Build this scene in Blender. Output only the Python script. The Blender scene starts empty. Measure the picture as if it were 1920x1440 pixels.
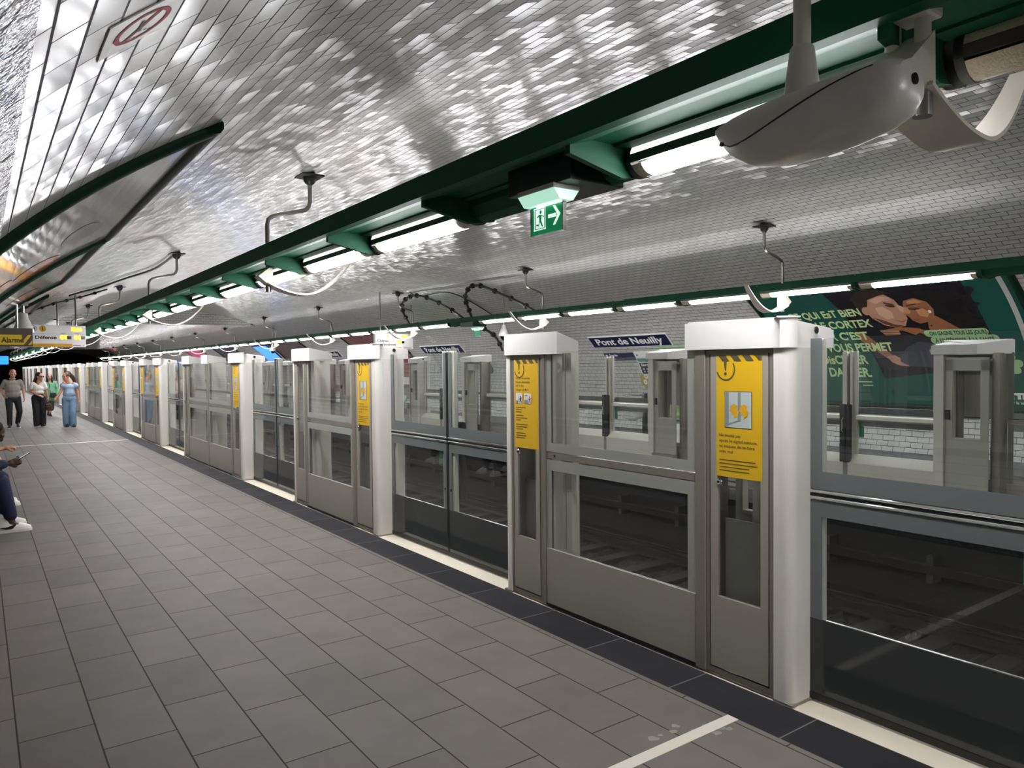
import bpy, bmesh, math, random
from math import sin, cos, pi, sqrt, asin, radians
from mathutils import Vector, Matrix

SC = bpy.context.scene
COL = SC.collection
random.seed(7)

# ------------------------------------------------------------------ camera
cd = bpy.data.cameras.new('camera')
cd.sensor_width = 36.0
cd.lens = 26.0
cd.clip_start = 0.05
cd.clip_end = 300
cam = bpy.data.objects.new('camera', cd)
COL.objects.link(cam)
RM = [[0.81026351, 0.02208574, 0.58564944], [-0.58599667, 0.01519034, 0.81017107], [-0.00899701, 0.99964067, -0.02525035]]
right = Vector([RM[i][0] for i in range(3)])
up = Vector([RM[i][1] for i in range(3)])
fwd = Vector([RM[i][2] for i in range(3)])
cm = Matrix.Identity(4)
for i in range(3):
    cm[i][0], cm[i][1], cm[i][2] = right[i], up[i], -fwd[i]
cm[2][3] = 1.70
cam.matrix_world = cm
SC.camera = cam

# ------------------------------------------------------------------ world, exposure
w = bpy.data.worlds.new('world')
w.use_nodes = True
w.node_tree.nodes['Background'].inputs[0].default_value = (0.0, 0.0, 0.0, 1)
w.node_tree.nodes['Background'].inputs[1].default_value = 0.0
SC.world = w
SC.view_settings.view_transform = 'Standard'
SC.view_settings.look = 'None'
SC.view_settings.exposure = 1.88
SC.view_settings.gamma = 1.0
SC.view_settings.use_curve_mapping = False
cy = SC.cycles
cy.use_denoising = True
cy.use_adaptive_sampling = True
cy.adaptive_threshold = 0.02
cy.max_bounces = 8
cy.diffuse_bounces = 4
cy.glossy_bounces = 4
cy.transmission_bounces = 4
cy.transparent_max_bounces = 24
cy.sample_clamp_indirect = 4.0
cy.caustics_reflective = False
cy.caustics_refractive = False
LAMP = 18.0        # radiance of a lit tube lens
LAMP_UP = 0.42      # radiance of the upper light slot

# ------------------------------------------------------------------ materials
def srgb(h):
    h = h.lstrip('#')
    out = []
    for i in (0, 2, 4):
        c = int(h[i:i+2], 16) / 255
        out.append(c / 12.92 if c <= 0.04045 else ((c + 0.055) / 1.055) ** 2.4)
    return (*out, 1)

MATS = {}
def mat(name, col, rough=0.5, metal=0.0, noise=0.06, scale=14.0, bump=0.0, spec=0.5, emit=None, estr=0.0, bscale=None):
    """principled material with a procedural tone variation and optional bump"""
    if name in MATS: return MATS[name]
    m = bpy.data.materials.new(name); m.use_nodes = True
    nt = m.node_tree; b = nt.nodes['Principled BSDF']
    c = srgb(col) if isinstance(col, str) else col
    if noise > 0 or bump > 0:
        tc = nt.nodes.new('ShaderNodeTexCoord')
        nz = nt.nodes.new('ShaderNodeTexNoise'); nz.inputs['Scale'].default_value = scale; nz.inputs['Detail'].default_value = 3
        nt.links.new(tc.outputs['Object'], nz.inputs['Vector'])
        mx = nt.nodes.new('ShaderNodeMixRGB')
        mx.inputs[1].default_value = (c[0]*(1-noise), c[1]*(1-noise), c[2]*(1-noise), 1)
        mx.inputs[2].default_value = (min(1, c[0]*(1+noise)), min(1, c[1]*(1+noise)), min(1, c[2]*(1+noise)), 1)
        nt.links.new(nz.outputs['Fac'], mx.inputs[0]); nt.links.new(mx.outputs[0], b.inputs['Base Color'])
        if bump > 0:
            bp = nt.nodes.new('ShaderNodeBump'); bp.inputs['Strength'].default_value = bump; bp.inputs['Distance'].default_value = 0.01
            n2 = nt.nodes.new('ShaderNodeTexNoise'); n2.inputs['Scale'].default_value = bscale or scale; n2.inputs['Detail'].default_value = 4
            nt.links.new(tc.outputs['Object'], n2.inputs['Vector'])
            nt.links.new(n2.outputs['Fac'], bp.inputs['Height']); nt.links.new(bp.outputs[0], b.inputs['Normal'])
    else:
        b.inputs['Base Color'].default_value = c
    b.inputs['Roughness'].default_value = rough
    b.inputs['Metallic'].default_value = metal
    b.inputs['Specular IOR Level'].default_value = spec
    if emit:
        b.inputs['Emission Color'].default_value = srgb(emit); b.inputs['Emission Strength'].default_value = estr
    MATS[name] = m
    return m

def mathn(nt, op, a, b=None, clamp=False):
    n = nt.nodes.new('ShaderNodeMath'); n.operation = op; n.use_clamp = clamp
    for i, v in enumerate((a, b)):
        if v is None: continue
        if isinstance(v, (int, float)): n.inputs[i].default_value = v
        else: nt.links.new(v, n.inputs[i])
    return n.outputs[0]

def smooth(nt, x, lo, hi):
    n = nt.nodes.new('ShaderNodeMapRange'); n.interpolation_type = 'SMOOTHSTEP'
    nt.links.new(x, n.inputs[0]); n.inputs[1].default_value = lo; n.inputs[2].default_value = hi
    return n.outputs[0]

def tile_mat(name, coord, tu, tv, u0, v0, base, mortar, joint, jrow, rough, tilt, wav, tilt2, wav2, var=0.06, stain=0.0, mrough=0.7, spec=0.5, wavscale=9.0, pillow=0.0):
    """running-bond tiles: coord 'UV' (metres) or 'XY' (u=y, v=x); every tile is tilted a little by its own random amount"""
    m = bpy.data.materials.new(name); m.use_nodes = True
    nt = m.node_tree; b = nt.nodes['Principled BSDF']; L = nt.links.new
    sp = nt.nodes.new('ShaderNodeSeparateXYZ')
    if coord == 'UV':
        uv = nt.nodes.new('ShaderNodeUVMap'); uv.uv_map = 'UVMap'; L(uv.outputs[0], sp.inputs[0]); U, V = sp.outputs[0], sp.outputs[1]
    else:
        g = nt.nodes.new('ShaderNodeNewGeometry'); L(g.outputs['Position'], sp.inputs[0]); U, V = sp.outputs[1], sp.outputs[0]
    v = mathn(nt, 'DIVIDE', mathn(nt, 'SUBTRACT', V, v0), tv)
    row = mathn(nt, 'FLOOR', v)
    par = mathn(nt, 'MULTIPLY', mathn(nt, 'FLOORED_MODULO', row, 2.0), 0.5)
    u = mathn(nt, 'ADD', mathn(nt, 'DIVIDE', mathn(nt, 'SUBTRACT', U, u0), tu), par)
    colm = mathn(nt, 'FLOOR', u)
    fu = mathn(nt, 'SUBTRACT', u, colm); fv = mathn(nt, 'SUBTRACT', v, row)
    du = mathn(nt, 'MULTIPLY', mathn(nt, 'MINIMUM', fu, mathn(nt, 'SUBTRACT', 1.0, fu)), tu)
    dv = mathn(nt, 'MULTIPLY', mathn(nt, 'MINIMUM', fv, mathn(nt, 'SUBTRACT', 1.0, fv)), tv)
    face = mathn(nt, 'MINIMUM', smooth(nt, du, joint * 0.5, joint), smooth(nt, dv, jrow * 0.5, jrow))
    cb = nt.nodes.new('ShaderNodeCombineXYZ'); L(row, cb.inputs[0]); L(colm, cb.inputs[1])
    wn = nt.nodes.new('ShaderNodeTexWhiteNoise'); wn.noise_dimensions = '3D'; L(cb.outputs[0], wn.inputs['Vector'])
    rs = nt.nodes.new('ShaderNodeSeparateColor'); L(wn.outputs['Color'], rs.inputs[0])
    # colour
    tone = mathn(nt, 'ADD', 1.0 - var, mathn(nt, 'MULTIPLY', rs.outputs[2], 2 * var))
    base = srgb(base)
    nz = nt.nodes.new('ShaderNodeTexNoise'); nz.inputs['Scale'].default_value = 3.0; nz.inputs['Detail'].default_value = 6
    gp = nt.nodes.new('ShaderNodeNewGeometry'); L(gp.outputs['Position'], nz.inputs['Vector'])
    if stain > 0:
        tone = mathn(nt, 'MULTIPLY', tone, mathn(nt, 'ADD', 1 - stain, mathn(nt, 'MULTIPLY', nz.outputs['Fac'], 2 * stain)))
    mul = nt.nodes.new('ShaderNodeVectorMath'); mul.operation = 'SCALE'; mul.inputs[0].default_value = base[:3]; L(tone, mul.inputs['Scale'])
    mx = nt.nodes.new('ShaderNodeMixRGB'); mx.inputs[1].default_value = srgb(mortar); L(mul.outputs[0], mx.inputs[2]); L(face, mx.inputs[0])
    L(mx.outputs[0], b.inputs['Base Color'])
    ro = mathn(nt, 'ADD', mrough, mathn(nt, 'MULTIPLY', face, rough - mrough)); L(ro, b.inputs['Roughness'])
    b.inputs['Specular IOR Level'].default_value = spec
    # normal: N + T*a + B*c
    geo = nt.nodes.new('ShaderNodeNewGeometry')
    T = nt.nodes.new('ShaderNodeVectorMath'); T.operation = 'CROSS_PRODUCT'
    ax = (0, 1, 0)
    L(geo.outputs['Normal'], T.inputs[0]); T.inputs[1].default_value = ax
    n1 = nt.nodes.new('ShaderNodeTexNoise'); n1.inputs['Scale'].default_value = wavscale; n1.inputs['Detail'].default_value = 2
    L(gp.outputs['Position'], n1.inputs['Vector'])
    nsep = nt.nodes.new('ShaderNodeSeparateColor'); L(n1.outputs['Color'], nsep.inputs[0])
    def comp(r, nn, f, ti, wa):
        a = mathn(nt, 'MULTIPLY', mathn(nt, 'SUBTRACT', r, 0.5), 2 * ti)
        c = mathn(nt, 'MULTIPLY', mathn(nt, 'SUBTRACT', nn, 0.5), 2 * wa)
        e = mathn(nt, 'ADD', a, c)
        if pillow > 0:
            e = mathn(nt, 'ADD', e, mathn(nt, 'MULTIPLY', mathn(nt, 'SUBTRACT', f, 0.5), pillow))
        return e
    a = comp(rs.outputs[0], nsep.outputs[0], fu, tilt, wav); c = comp(rs.outputs[1], nsep.outputs[1], fv, tilt2, wav2)
    s1 = nt.nodes.new('ShaderNodeVectorMath'); s1.operation = 'SCALE'; s1.inputs[0].default_value = ax; L(a, s1.inputs['Scale'])
    s2 = nt.nodes.new('ShaderNodeVectorMath'); s2.operation = 'SCALE'; L(T.outputs[0], s2.inputs[0]); L(c, s2.inputs['Scale'])
    ad = nt.nodes.new('ShaderNodeVectorMath'); ad.operation = 'ADD'; L(s1.outputs[0], ad.inputs[0]); L(s2.outputs[0], ad.inputs[1])
    ad2 = nt.nodes.new('ShaderNodeVectorMath'); ad2.operation = 'ADD'; L(geo.outputs['Normal'], ad2.inputs[0]); L(ad.outputs[0], ad2.inputs[1])
    no = nt.nodes.new('ShaderNodeVectorMath'); no.operation = 'NORMALIZE'; L(ad2.outputs[0], no.inputs[0])
    L(no.outputs[0], b.inputs['Normal'])
    return m

def glass_mat(name, tint, ior=1.5, rough=0.0, dirt=0.03):
    m = bpy.data.materials.new(name); m.use_nodes = True
    nt = m.node_tree; nt.nodes.remove(nt.nodes['Principled BSDF']); out = nt.nodes['Material Output']; L = nt.links.new
    t = nt.nodes.new('ShaderNodeBsdfTransparent'); t.inputs[0].default_value = tint
    g = nt.nodes.new('ShaderNodeBsdfGlossy'); g.inputs['Roughness'].default_value = rough; g.inputs['Color'].default_value = (1, 1, 1, 1)
    f = nt.nodes.new('ShaderNodeFresnel'); gb = nt.nodes.new('ShaderNodeNewGeometry')
    L(mathn(nt, 'ADD', ior, mathn(nt, 'MULTIPLY', gb.outputs['Backfacing'], 1.0 / ior - ior)), f.inputs[0])
    tc = nt.nodes.new('ShaderNodeTexCoord'); nz = nt.nodes.new('ShaderNodeTexNoise'); nz.inputs['Scale'].default_value = 2.0
    L(tc.outputs['Object'], nz.inputs['Vector'])
    df = nt.nodes.new('ShaderNodeBsdfDiffuse'); df.inputs[0].default_value = (0.6, 0.6, 0.58, 1)
    m2 = nt.nodes.new('ShaderNodeMixShader'); L(mathn(nt, 'MULTIPLY', nz.outputs['Fac'], dirt), m2.inputs[0]); L(t.outputs[0], m2.inputs[1]); L(df.outputs[0], m2.inputs[2])
    mx = nt.nodes.new('ShaderNodeMixShader'); L(f.outputs[0], mx.inputs[0]); L(m2.outputs[0], mx.inputs[1]); L(g.outputs[0], mx.inputs[2])
    L(mx.outputs[0], out.inputs['Surface'])
    MATS[name] = m
    return m

def emis(name, col, st):
    m = bpy.data.materials.new(name); m.use_nodes = True
    nt = m.node_tree; b = nt.nodes['Principled BSDF']
    b.inputs['Base Color'].default_value = (0.8, 0.8, 0.8, 1); b.inputs['Roughness'].default_value = 0.4
    b.inputs['Emission Color'].default_value = srgb(col); b.inputs['Emission Strength'].default_value = st
    MATS[name] = m
    return m

TILE = tile_mat('white_tile', 'UV', 0.19, 0.095, 0.05, 0.009, '#bebdba', '#100e0c', 0.0044, 0.0062, 0.16, 0.010, 0.003, 0.045, 0.010, var=0.05, pillow=0.02)
FLOORM = tile_mat('grey_floor_tile', 'XY', 0.60, 0.3065, 0.421, 0.113, '#6e6964', '#38342f', 0.0048, 0.0048, 0.55, 0.004, 0.006, 0.004, 0.006, var=0.08, stain=0.2, spec=0.06)
SLATE = tile_mat('slate_edge_tile', 'XY', 0.66, 0.305, 0.0, 2.905, '#2e2e30', '#6b6863', 0.005, 0.005, 0.62, 0.004, 0.01, 0.004, 0.01, var=0.12, stain=0.3, spec=0.05)
CREAM = mat('cream_sill', '#d9d0bb', 0.55, noise=0.05, scale=6)
STRIPM = mat('pale_joint', '#cfc8ba', 0.6)
WHITE = mat('white_lacquer', '#d6d1c9', 0.22, noise=0.02)
WHITE2 = mat('white_cap', '#dcd9d4', 0.3, noise=0.02)
PANEL = mat('warm_grey_panel', '#9a958a', 0.42, noise=0.03, bump=0.02, scale=60)
FRIT = mat('grey_frit', '#9b9c93', 0.18, noise=0.02)
DFRIT = mat('dark_frit', '#646a69', 0.10, noise=0.02)
DOORLOW = mat('dark_door_panel', '#343738', 0.07, noise=0.02)
STEEL = mat('brushed_steel', '#8f887e', 0.34, metal=0.35, noise=0.05, scale=30)
ALU = mat('pale_aluminium', '#cfccc0', 0.38, metal=0.1, noise=0.03)
ALUD = mat('grey_aluminium', '#a9a79e', 0.4, metal=0.1, noise=0.04)
CHROME = mat('chrome', '#dcdcd8', 0.08, metal=1.0, noise=0.01)
BLACK = mat('black_rubber', '#101112', 0.45, noise=0.1)
BLACKG = mat('black_gloss', '#08090a', 0.12, noise=0.05)
GREEN = mat('dark_green_paint', '#0c4630', 0.6, spec=0.2, noise=0.05)
GREENT = mat('green_ceramic', '#0b281d', 0.45, spec=0.15, noise=0.08)
LAMPBODY = mat('lamp_dark_strip', '#4b4644', 0.35, metal=0.3)
TUBE = mat('satin_steel_tube', '#8b8984', 0.28, metal=0.9, noise=0.03)
TUBEG = mat('grey_pole', '#c4c0b6', 0.35, metal=0.1, noise=0.03)
ARC = mat('cast_aluminium', '#cbc6ba', 0.42, metal=0.1, noise=0.05, scale=30)
HOUSING = mat('grey_housing', '#c2c0ba', 0.33, metal=0.05, noise=0.03, scale=40)
YELLOW = mat('yellow_print', '#dcaf14', 0.5, noise=0.02)
INK = mat('dark_grey_ink', '#4e4a33', 0.6, noise=0.02)
INKB = mat('black_ink', '#151515', 0.6, noise=0.02)
PAPER = mat('white_paper', '#dcdad2', 0.6, noise=0.02)
PAPERB = mat('beige_paper_back', '#b8b0a0', 0.7, noise=0.02)
NAVY = mat('navy_enamel', '#131b45', 0.2, noise=0.03)
WENAMEL = mat('white_enamel', '#e9e7e2', 0.25, noise=0.02)
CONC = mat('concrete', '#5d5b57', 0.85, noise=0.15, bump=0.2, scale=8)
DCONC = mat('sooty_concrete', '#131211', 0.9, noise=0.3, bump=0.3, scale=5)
BALM = mat('ballast_stone', '#1d1c1a', 0.9, noise=0.5, scale=40, bump=1.0, bscale=60)
RAILM = mat('worn_rail_steel', '#4d4a46', 0.35, metal=0.9, noise=0.1)
ROLL = mat('dark_running_steel', '#262421', 0.45, metal=0.6, noise=0.2, scale=6)
WOOD = mat('sleeper_wood', '#211e1a', 0.85, noise=0.3, scale=12, bump=0.3)
TUNNEL = mat('tunnel_darkness', '#050505', 0.95, noise=0.2)
GLASS = glass_mat('clear_pane', (0.965, 0.975, 0.97, 1), 1.45, 0.0, 0.014)
GLASSG = glass_mat('door_pane', (0.95, 0.965, 0.96, 1), 1.50, 0.0, 0.014)
LENS = emis('lit_lens', '#fbfbff', LAMP)
LENSU = emis('lit_upper_lens', '#fdfaf4', LAMP_UP)
LENSOFF = mat('clear_ribbed_lens', '#b9ad97', 0.25, noise=0.2, scale=120, bump=0.5)

# ------------------------------------------------------------------ mesh helpers
class MB:
    def __init__(s): s.bm = bmesh.new()
    def box(s, x0, x1, y0, y1, z0, z1, bev=0.0, seg=2):
        vs = [s.bm.verts.new((x, y, z)) for x in (x0, x1) for y in (y0, y1) for z in (z0, z1)]
        fs = [s.bm.faces.new([vs[i] for i in f]) for f in ((0,1,3,2),(4,6,7,5),(0,4,5,1),(2,3,7,6),(0,2,6,4),(1,5,7,3))]
        if bev > 0:
            es = list({e for f in fs for e in f.edges})
            bmesh.ops.bevel(s.bm, geom=es, offset=bev, segments=seg, affect='EDGES', profile=0.5)
        return s
    def prism(s, pts, axis, a, b):
        """extrude a 2D polygon; axis 'x': pts are (y,z), 'y': (x,z), 'z': (x,y)"""
        def P(p, t):
            return {'x': (t, p[0], p[1]), 'y': (p[0], t, p[1]), 'z': (p[0], p[1], t)}[axis]
        A = [s.bm.verts.new(P(p, a)) for p in pts]; B = [s.bm.verts.new(P(p, b)) for p in pts]
        n = len(pts)
        s.bm.faces.new(A); s.bm.faces.new(B[::-1])
        for i in range(n): s.bm.faces.new((A[i], B[i], B[(i+1) % n], A[(i+1) % n]))
        return s
    def tube(s, path, r, n=10, closed=False, caps=True):
        path = [Vector(p) for p in path]; m = len(path)
        rr = r if isinstance(r, (list, tuple)) else [r] * m
        rings = []; ref = None
        for i, p in enumerate(path):
            if closed: t = (path[(i+1) % m] - path[i-1])
            else: t = path[min(i+1, m-1)] - path[max(i-1, 0)]
            t.normalize()
            if ref is None:
                ref = Vector((0, 0, 1)) if abs(t.z) < 0.9 else Vector((1, 0, 0))
            a = (ref - t * ref.dot(t)).normalized(); b = t.cross(a); ref = a
            rings.append([s.bm.verts.new(p + (a * cos(2*pi*k/n) + b * sin(2*pi*k/n)) * rr[i]) for k in range(n)])
        for i in range(m if closed else m-1):
            A, B = rings[i], rings[(i+1) % m]
            for k in range(n): s.bm.faces.new((A[k], A[(k+1) % n], B[(k+1) % n], B[k]))
        if caps and not closed:
            s.bm.faces.new(rings[0][::-1]); s.bm.faces.new(rings[-1])
        return s
    def lathe(s, prof, c=(0, 0, 0), n=20):
        rings = []
        for r, z in prof:
            rings.append([s.bm.verts.new((c[0] + r*cos(2*pi*k/n), c[1] + r*sin(2*pi*k/n), c[2] + z)) for k in range(n)])
        for A, B in zip(rings, rings[1:]):
            for k in range(n): s.bm.faces.new((A[k], A[(k+1) % n], B[(k+1) % n], B[k]))
        s.bm.faces.new(rings[0][::-1]); s.bm.faces.new(rings[-1])
        return s
    def ell(s, c, r, rot=None, n=14):
        M = Matrix.Translation(c) @ (rot.to_4x4() if rot is not None else Matrix.Identity(4)) @ Matrix.Diagonal((*r, 1))
        bmesh.ops.create_uvsphere(s.bm, u_segments=n, v_segments=max(6, n*2//3), radius=1, matrix=M)
        return s
    def cap(s, p0, p1, r0, r1, n=12):
        p0, p1 = Vector(p0), Vector(p1); d = p1 - p0; L = d.length
        if L < 1e-6: d = Vector((0, 0, 1)); L = 1e-6
        t = d.normalized()
        path, rr = [], []
        for k in range(4):
            a = pi/2 * (1 - k/3.0) if k < 3 else 0
            path.append(p0 - t * r0 * sin(a)); rr.append(max(r0 * cos(a), r0 * .05))
        for k in range(4):
            a = pi/2 * k/3.0
            path.append(p1 + t * r1 * sin(a)); rr.append(max(r1 * cos(a), r1 * .05))
        # remove coincident
        P, Q = [path[0]], [rr[0]]
        for p, q in zip(path[1:], rr[1:]):
            if (p - P[-1]).length > 1e-6: P.append(p); Q.append(q)
        return s.tube(P, Q, n)
    def mesh(s, name, m, smooth=False, recalc=True):
        if recalc: bmesh.ops.recalc_face_normals(s.bm, faces=s.bm.faces)
        me = bpy.data.meshes.new(name); s.bm.to_mesh(me); s.bm.free()
        if m is not None: me.materials.append(m)
        if smooth:
            me.polygons.foreach_set('use_smooth', [True] * len(me.polygons))
            me.set_sharp_from_angle(angle=radians(38))
        return me
    def build(s, name, m, parent=None, smooth=False, world=False, label=None):
        o = bpy.data.objects.new(name, s.mesh(name, m, smooth)); COL.objects.link(o)
        attach(o, parent, world)
        if label: o['label'] = label
        return o

def rootof(o):
    while o.parent: o = o.parent
    return o
def attach(o, parent, world=False):
    if parent is None: return
    if world:
        r = rootof(parent); o.data.transform(Matrix.Translation(-r.location))
    o.parent = parent
def linko(name, me, parent=None, world=False):
    o = bpy.data.objects.new(name, me); COL.objects.link(o); attach(o, parent, world); return o
def tag(o, label, cat, group=None):
    o['label'] = label; o['category'] = cat
    if group: o['group'] = group
    return o
def thing(name, label, cat, loc=(0, 0, 0), rz=0.0, group=None):
    o = bpy.data.objects.new(name, None); COL.objects.link(o); o.location = loc; o.rotation_euler = (0, 0, rz)
    o.empty_display_size = 0.1
    return tag(o, label, cat, group)
def struct(o):
    o['kind'] = 'structure'; return o
def copy_tree(o, parent=None):
    c = o.copy(); COL.objects.link(c)
    if parent is not None: c.parent = parent
    for ch in list(o.children): copy_tree(ch, c)
    return c
ORD = ['nearest', 'second', 'third', 'fourth', 'fifth', 'sixth', 'seventh', 'eighth', 'ninth', 'tenth', 'eleventh', 'twelfth', 'thirteenth', 'fourteenth', 'fifteenth', 'sixteenth', 'seventeenth', 'eighteenth', 'nineteenth', 'twentieth']
def ordn(i):
    if i < 20: return ORD[i]
    d = ['', '', 'twenty', 'thirty', 'forty', 'fifty', 'sixty'][ (i+1)//10 ]
    k = (i+1) % 10
    if k == 0: return d[:-1] + 'ieth'
    return d + '-' + ['first', 'second', 'third', 'fourth', 'fifth', 'sixth', 'seventh', 'eighth', 'ninth'][k-1]

# ------------------------------------------------------------------ vault geometry
XC, AA, BB, ZC = 5.95, 6.6, 3.334, 0.75
TH0 = -asin(ZC / BB)
NT = 400
_S, _T = [0.0], [TH0]
for _i in range(1, NT + 1):
    t0 = TH0 + (pi/2 - TH0) * (_i - 1) / NT; t1 = TH0 + (pi/2 - TH0) * _i / NT
    _S.append(_S[-1] + math.hypot(AA * (cos(t1) - cos(t0)), BB * (sin(t1) - sin(t0)))); _T.append(t1)
SMAX = _S[-1]
def th_of(s):
    if s <= 0: return TH0
    lo, hi = 0, NT
    while hi - lo > 1:
        m = (lo + hi) // 2
        if _S[m] <= s: lo = m
        else: hi = m
    f = (s - _S[lo]) / (_S[hi] - _S[lo]); return _T[lo] + f * (_T[hi] - _T[lo])
def wallpt(Y, s, off=0.0, side=1):
    """point on the vault skin at arc height s, lifted inward by off; side +1 far wall, -1 near wall"""
    t = th_of(s); x, z = AA * cos(t), BB * sin(t)
    nx, nz = cos(t) / AA, sin(t) / BB; l = math.hypot(nx, nz)
    return (XC + side * (x - off * nx / l), Y, ZC + z - off * nz / l)
FLAT = 3.52
def ceilz(X):
    d = (X - XC) / AA
    return ZC + BB * sqrt(max(0, 1 - d*d))
YB, YS, YE = -8.0, 32.0, 80.0

def vault_mesh(name, s0, s1, side, y0, y1, flat=False, n=40):
    bm = bmesh.new(); uvl = bm.loops.layers.uv.new('UVMap')
    ys = [y0 + (y1 - y0) * k / 12 for k in range(13)]
    vs = []
    for i in range(n + 1):
        s = s0 + (s1 - s0) * i / n
        row = []
        for y in ys:
            p = list(wallpt(y, s, 0, side))
            if flat: p[2] = min(p[2], FLAT)
            row.append((bm.verts.new(p), y, s))
        vs.append(row)
    for i in range(n):
        for j in range(len(ys) - 1):
            q = [vs[i][j], vs[i][j+1], vs[i+1][j+1], vs[i+1][j]]
            if side < 0: q = q[::-1]
            f = bm.faces.new([a[0] for a in q]); f.smooth = True
            for lp, a in zip(f.loops, q): lp[uvl].uv = (a[1], a[2] if side > 0 else a[2])
    me = bpy.data.meshes.new(name); bm.to_mesh(me); bm.free(); me.materials.append(TILE); return me

def join_meshes(name, meshes):
    bm = bmesh.new()
    for m in meshes: bm.from_mesh(m)
    me = bpy.data.meshes.new(name); bm.to_mesh(me); bm.free()
    for mm in meshes[0].materials: me.materials.append(mm)
    return me

SW = 2.3
for side, nm in ((-1, 'wall_left'), (1, 'wall_right')):
    struct(linko(nm, vault_mesh(nm, 0.0, SW, side, YB, YE, n=24)))
struct(linko('ceiling', join_meshes('ceiling', [vault_mesh('c', SW, SMAX, -1, YB, YS, n=64), vault_mesh('c', SW, SMAX, 1, YB, YS, n=64),
       vault_mesh('c', SW, SMAX, -1, YS, YE, True, n=64), vault_mesh('c', SW, SMAX, 1, YS, YE, True, n=64)])))
# step in the vault (tiled face above the lowered slab)
def step_face():
    bm = bmesh.new(); uvl = bm.loops.layers.uv.new('UVMap')
    xs = [XC - 4.4 + 8.8 * k / 40 for k in range(41)]
    xs = [x for x in xs if ceilz(x) > FLAT]
    for a, b in zip(xs, xs[1:]):
        q = [(a, FLAT - .06), (b, FLAT - .06), (b, ceilz(b)), (a, ceilz(a))]
        f = bm.faces.new([bm.verts.new((x, YS, z)) for x, z in q])
        for lp, p in zip(f.loops, q): lp[uvl].uv = p
    me = bpy.data.meshes.new('trim_1'); bm.to_mesh(me); bm.free(); me.materials.append(TILE); return me
struct(linko('trim_1', step_face()))
# ends of the station: dark tunnel sheet ahead, tiled wall behind
def ellipse_poly(inset=0.0, n=48, top=None):
    pts = []
    for k in range(n + 1):
        t = TH0 + (pi - 2 * TH0) * k / n
        z = ZC + (BB - inset) * sin(t)
        pts.append((XC + (AA - inset) * cos(t), min(z, top) if top else z))
    return pts
def disc(name, y, m, inset=-0.1):
    bm = bmesh.new(); bm.faces.new([bm.verts.new((x, y, z)) for x, z in ellipse_poly(inset) + [(XC - 6.5, -1.3), (XC + 6.5, -1.3)]])
    me = bpy.data.meshes.new(name); bm.to_mesh(me); bm.free(); me.materials.append(m)
    return struct(linko(name, me))
disc('wall_tunnel_dark', YE + 6, TUNNEL, -0.4)  # black-coloured sheet standing in for the unlit depth of the tunnel
disc('wall_back', YB, mat('back_wall_tile', '#b9b4aa', 0.3, noise=0.05))
# tunnel mouth ring at the far end
def ring_face():
    m = MB(); n = 40
    out = ellipse_poly(-0.1, n); inn = [(XC + (x - XC) * 0.80, ZC + (z - ZC) * 0.78) for x, z in ellipse_poly(0, n)]
    for i in range(n):
        a, b, c, d = out[i], out[i+1], inn[i+1], inn[i]
        m.bm.faces.new([m.bm.verts.new((p[0], YE, p[1])) for p in (a, b, c, d)])
    return m
struct(ring_face().build('trim_2', mat('dark_portal', '#131211', 0.8)))

# ------------------------------------------------------------------ floors, pit
XN, XD = 3.21, 3.37         # near screen front plane and door plane
XE = 3.65                   # near platform edge
XF = 8.69                   # far screen front plane (faces +X)
XFE = 8.25
def slab(name, x0, x1, y0, y1, z0, z1, m, kind=True):
    o = MB().box(x0, x1, y0, y1, z0, z1).build(name, m)
    return struct(o) if kind else o
slab('floor', -0.75, 2.905, YB, YE, -0.30, 0.0, FLOORM)
slab('floor', 2.905, XN, YB, YE, -0.30, 0.0, SLATE)
slab('floor', XN, XE, YB, YE, -0.30, -0.001, CREAM)
slab('floor', XFE + 0.32, 12.62, YB, YE, -0.30, 0.0, FLOORM)
slab('trim_3', 0.2, 2.905, 2.20, 2.262, -0.01, 0.0025, STRIPM)
slab('trim_4', 0.2, 2.905, 19.70, 19.78, -0.01, 0.0025, STRIPM)
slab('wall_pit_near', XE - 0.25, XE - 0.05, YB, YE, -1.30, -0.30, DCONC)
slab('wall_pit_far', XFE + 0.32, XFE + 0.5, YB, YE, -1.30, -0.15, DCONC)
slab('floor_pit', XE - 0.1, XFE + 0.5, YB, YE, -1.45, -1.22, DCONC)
NOSE = mat('grey_edge_slab', '#4b4a47', 0.7, noise=0.12, scale=3)
y = -2.0; i = 0
nose_pts = []
while y < 34:
    o = MB().box(XFE, XFE + 0.318, y + 0.006, y + 0.594, -0.15, 0.0, 0.008).build('edge_slab', NOSE)
    tag(o, 'grey concrete edge slab in the row along the far platform edge', 'slab', 'edge slabs of the far platform')
    y += 0.6
slab('trim_5', XFE, XFE + 0.318, 34, YE, -0.15, 0.0, NOSE)
for sd, nm, x in ((1, 'baseboard_right', 0), (-1, 'baseboard_left', 0)):
    bm = MB()
    for s0, s1 in ((0.0, 0.21),):
        n = 3
        for k in range(n):
            a, b = s0 + (s1 - s0) * k / n, s0 + (s1 - s0) * (k + 1) / n
            q = [wallpt(YB, a, .012, sd), wallpt(YE, a, .012, sd), wallpt(YE, b, .012, sd), wallpt(YB, b, .012, sd)]
            bm.bm.faces.new([bm.bm.verts.new(p) for p in q])
        q = [wallpt(YB, s1, .012, sd), wallpt(YE, s1, .012, sd), wallpt(YE, s1, 0, sd), wallpt(YB, s1, 0, sd)]
        bm.bm.faces.new([bm.bm.verts.new(p) for p in q])
    struct(bm.build(nm, mat('slate_plinth', '#4b4c50', 0.5, noise=0.15)))
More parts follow.
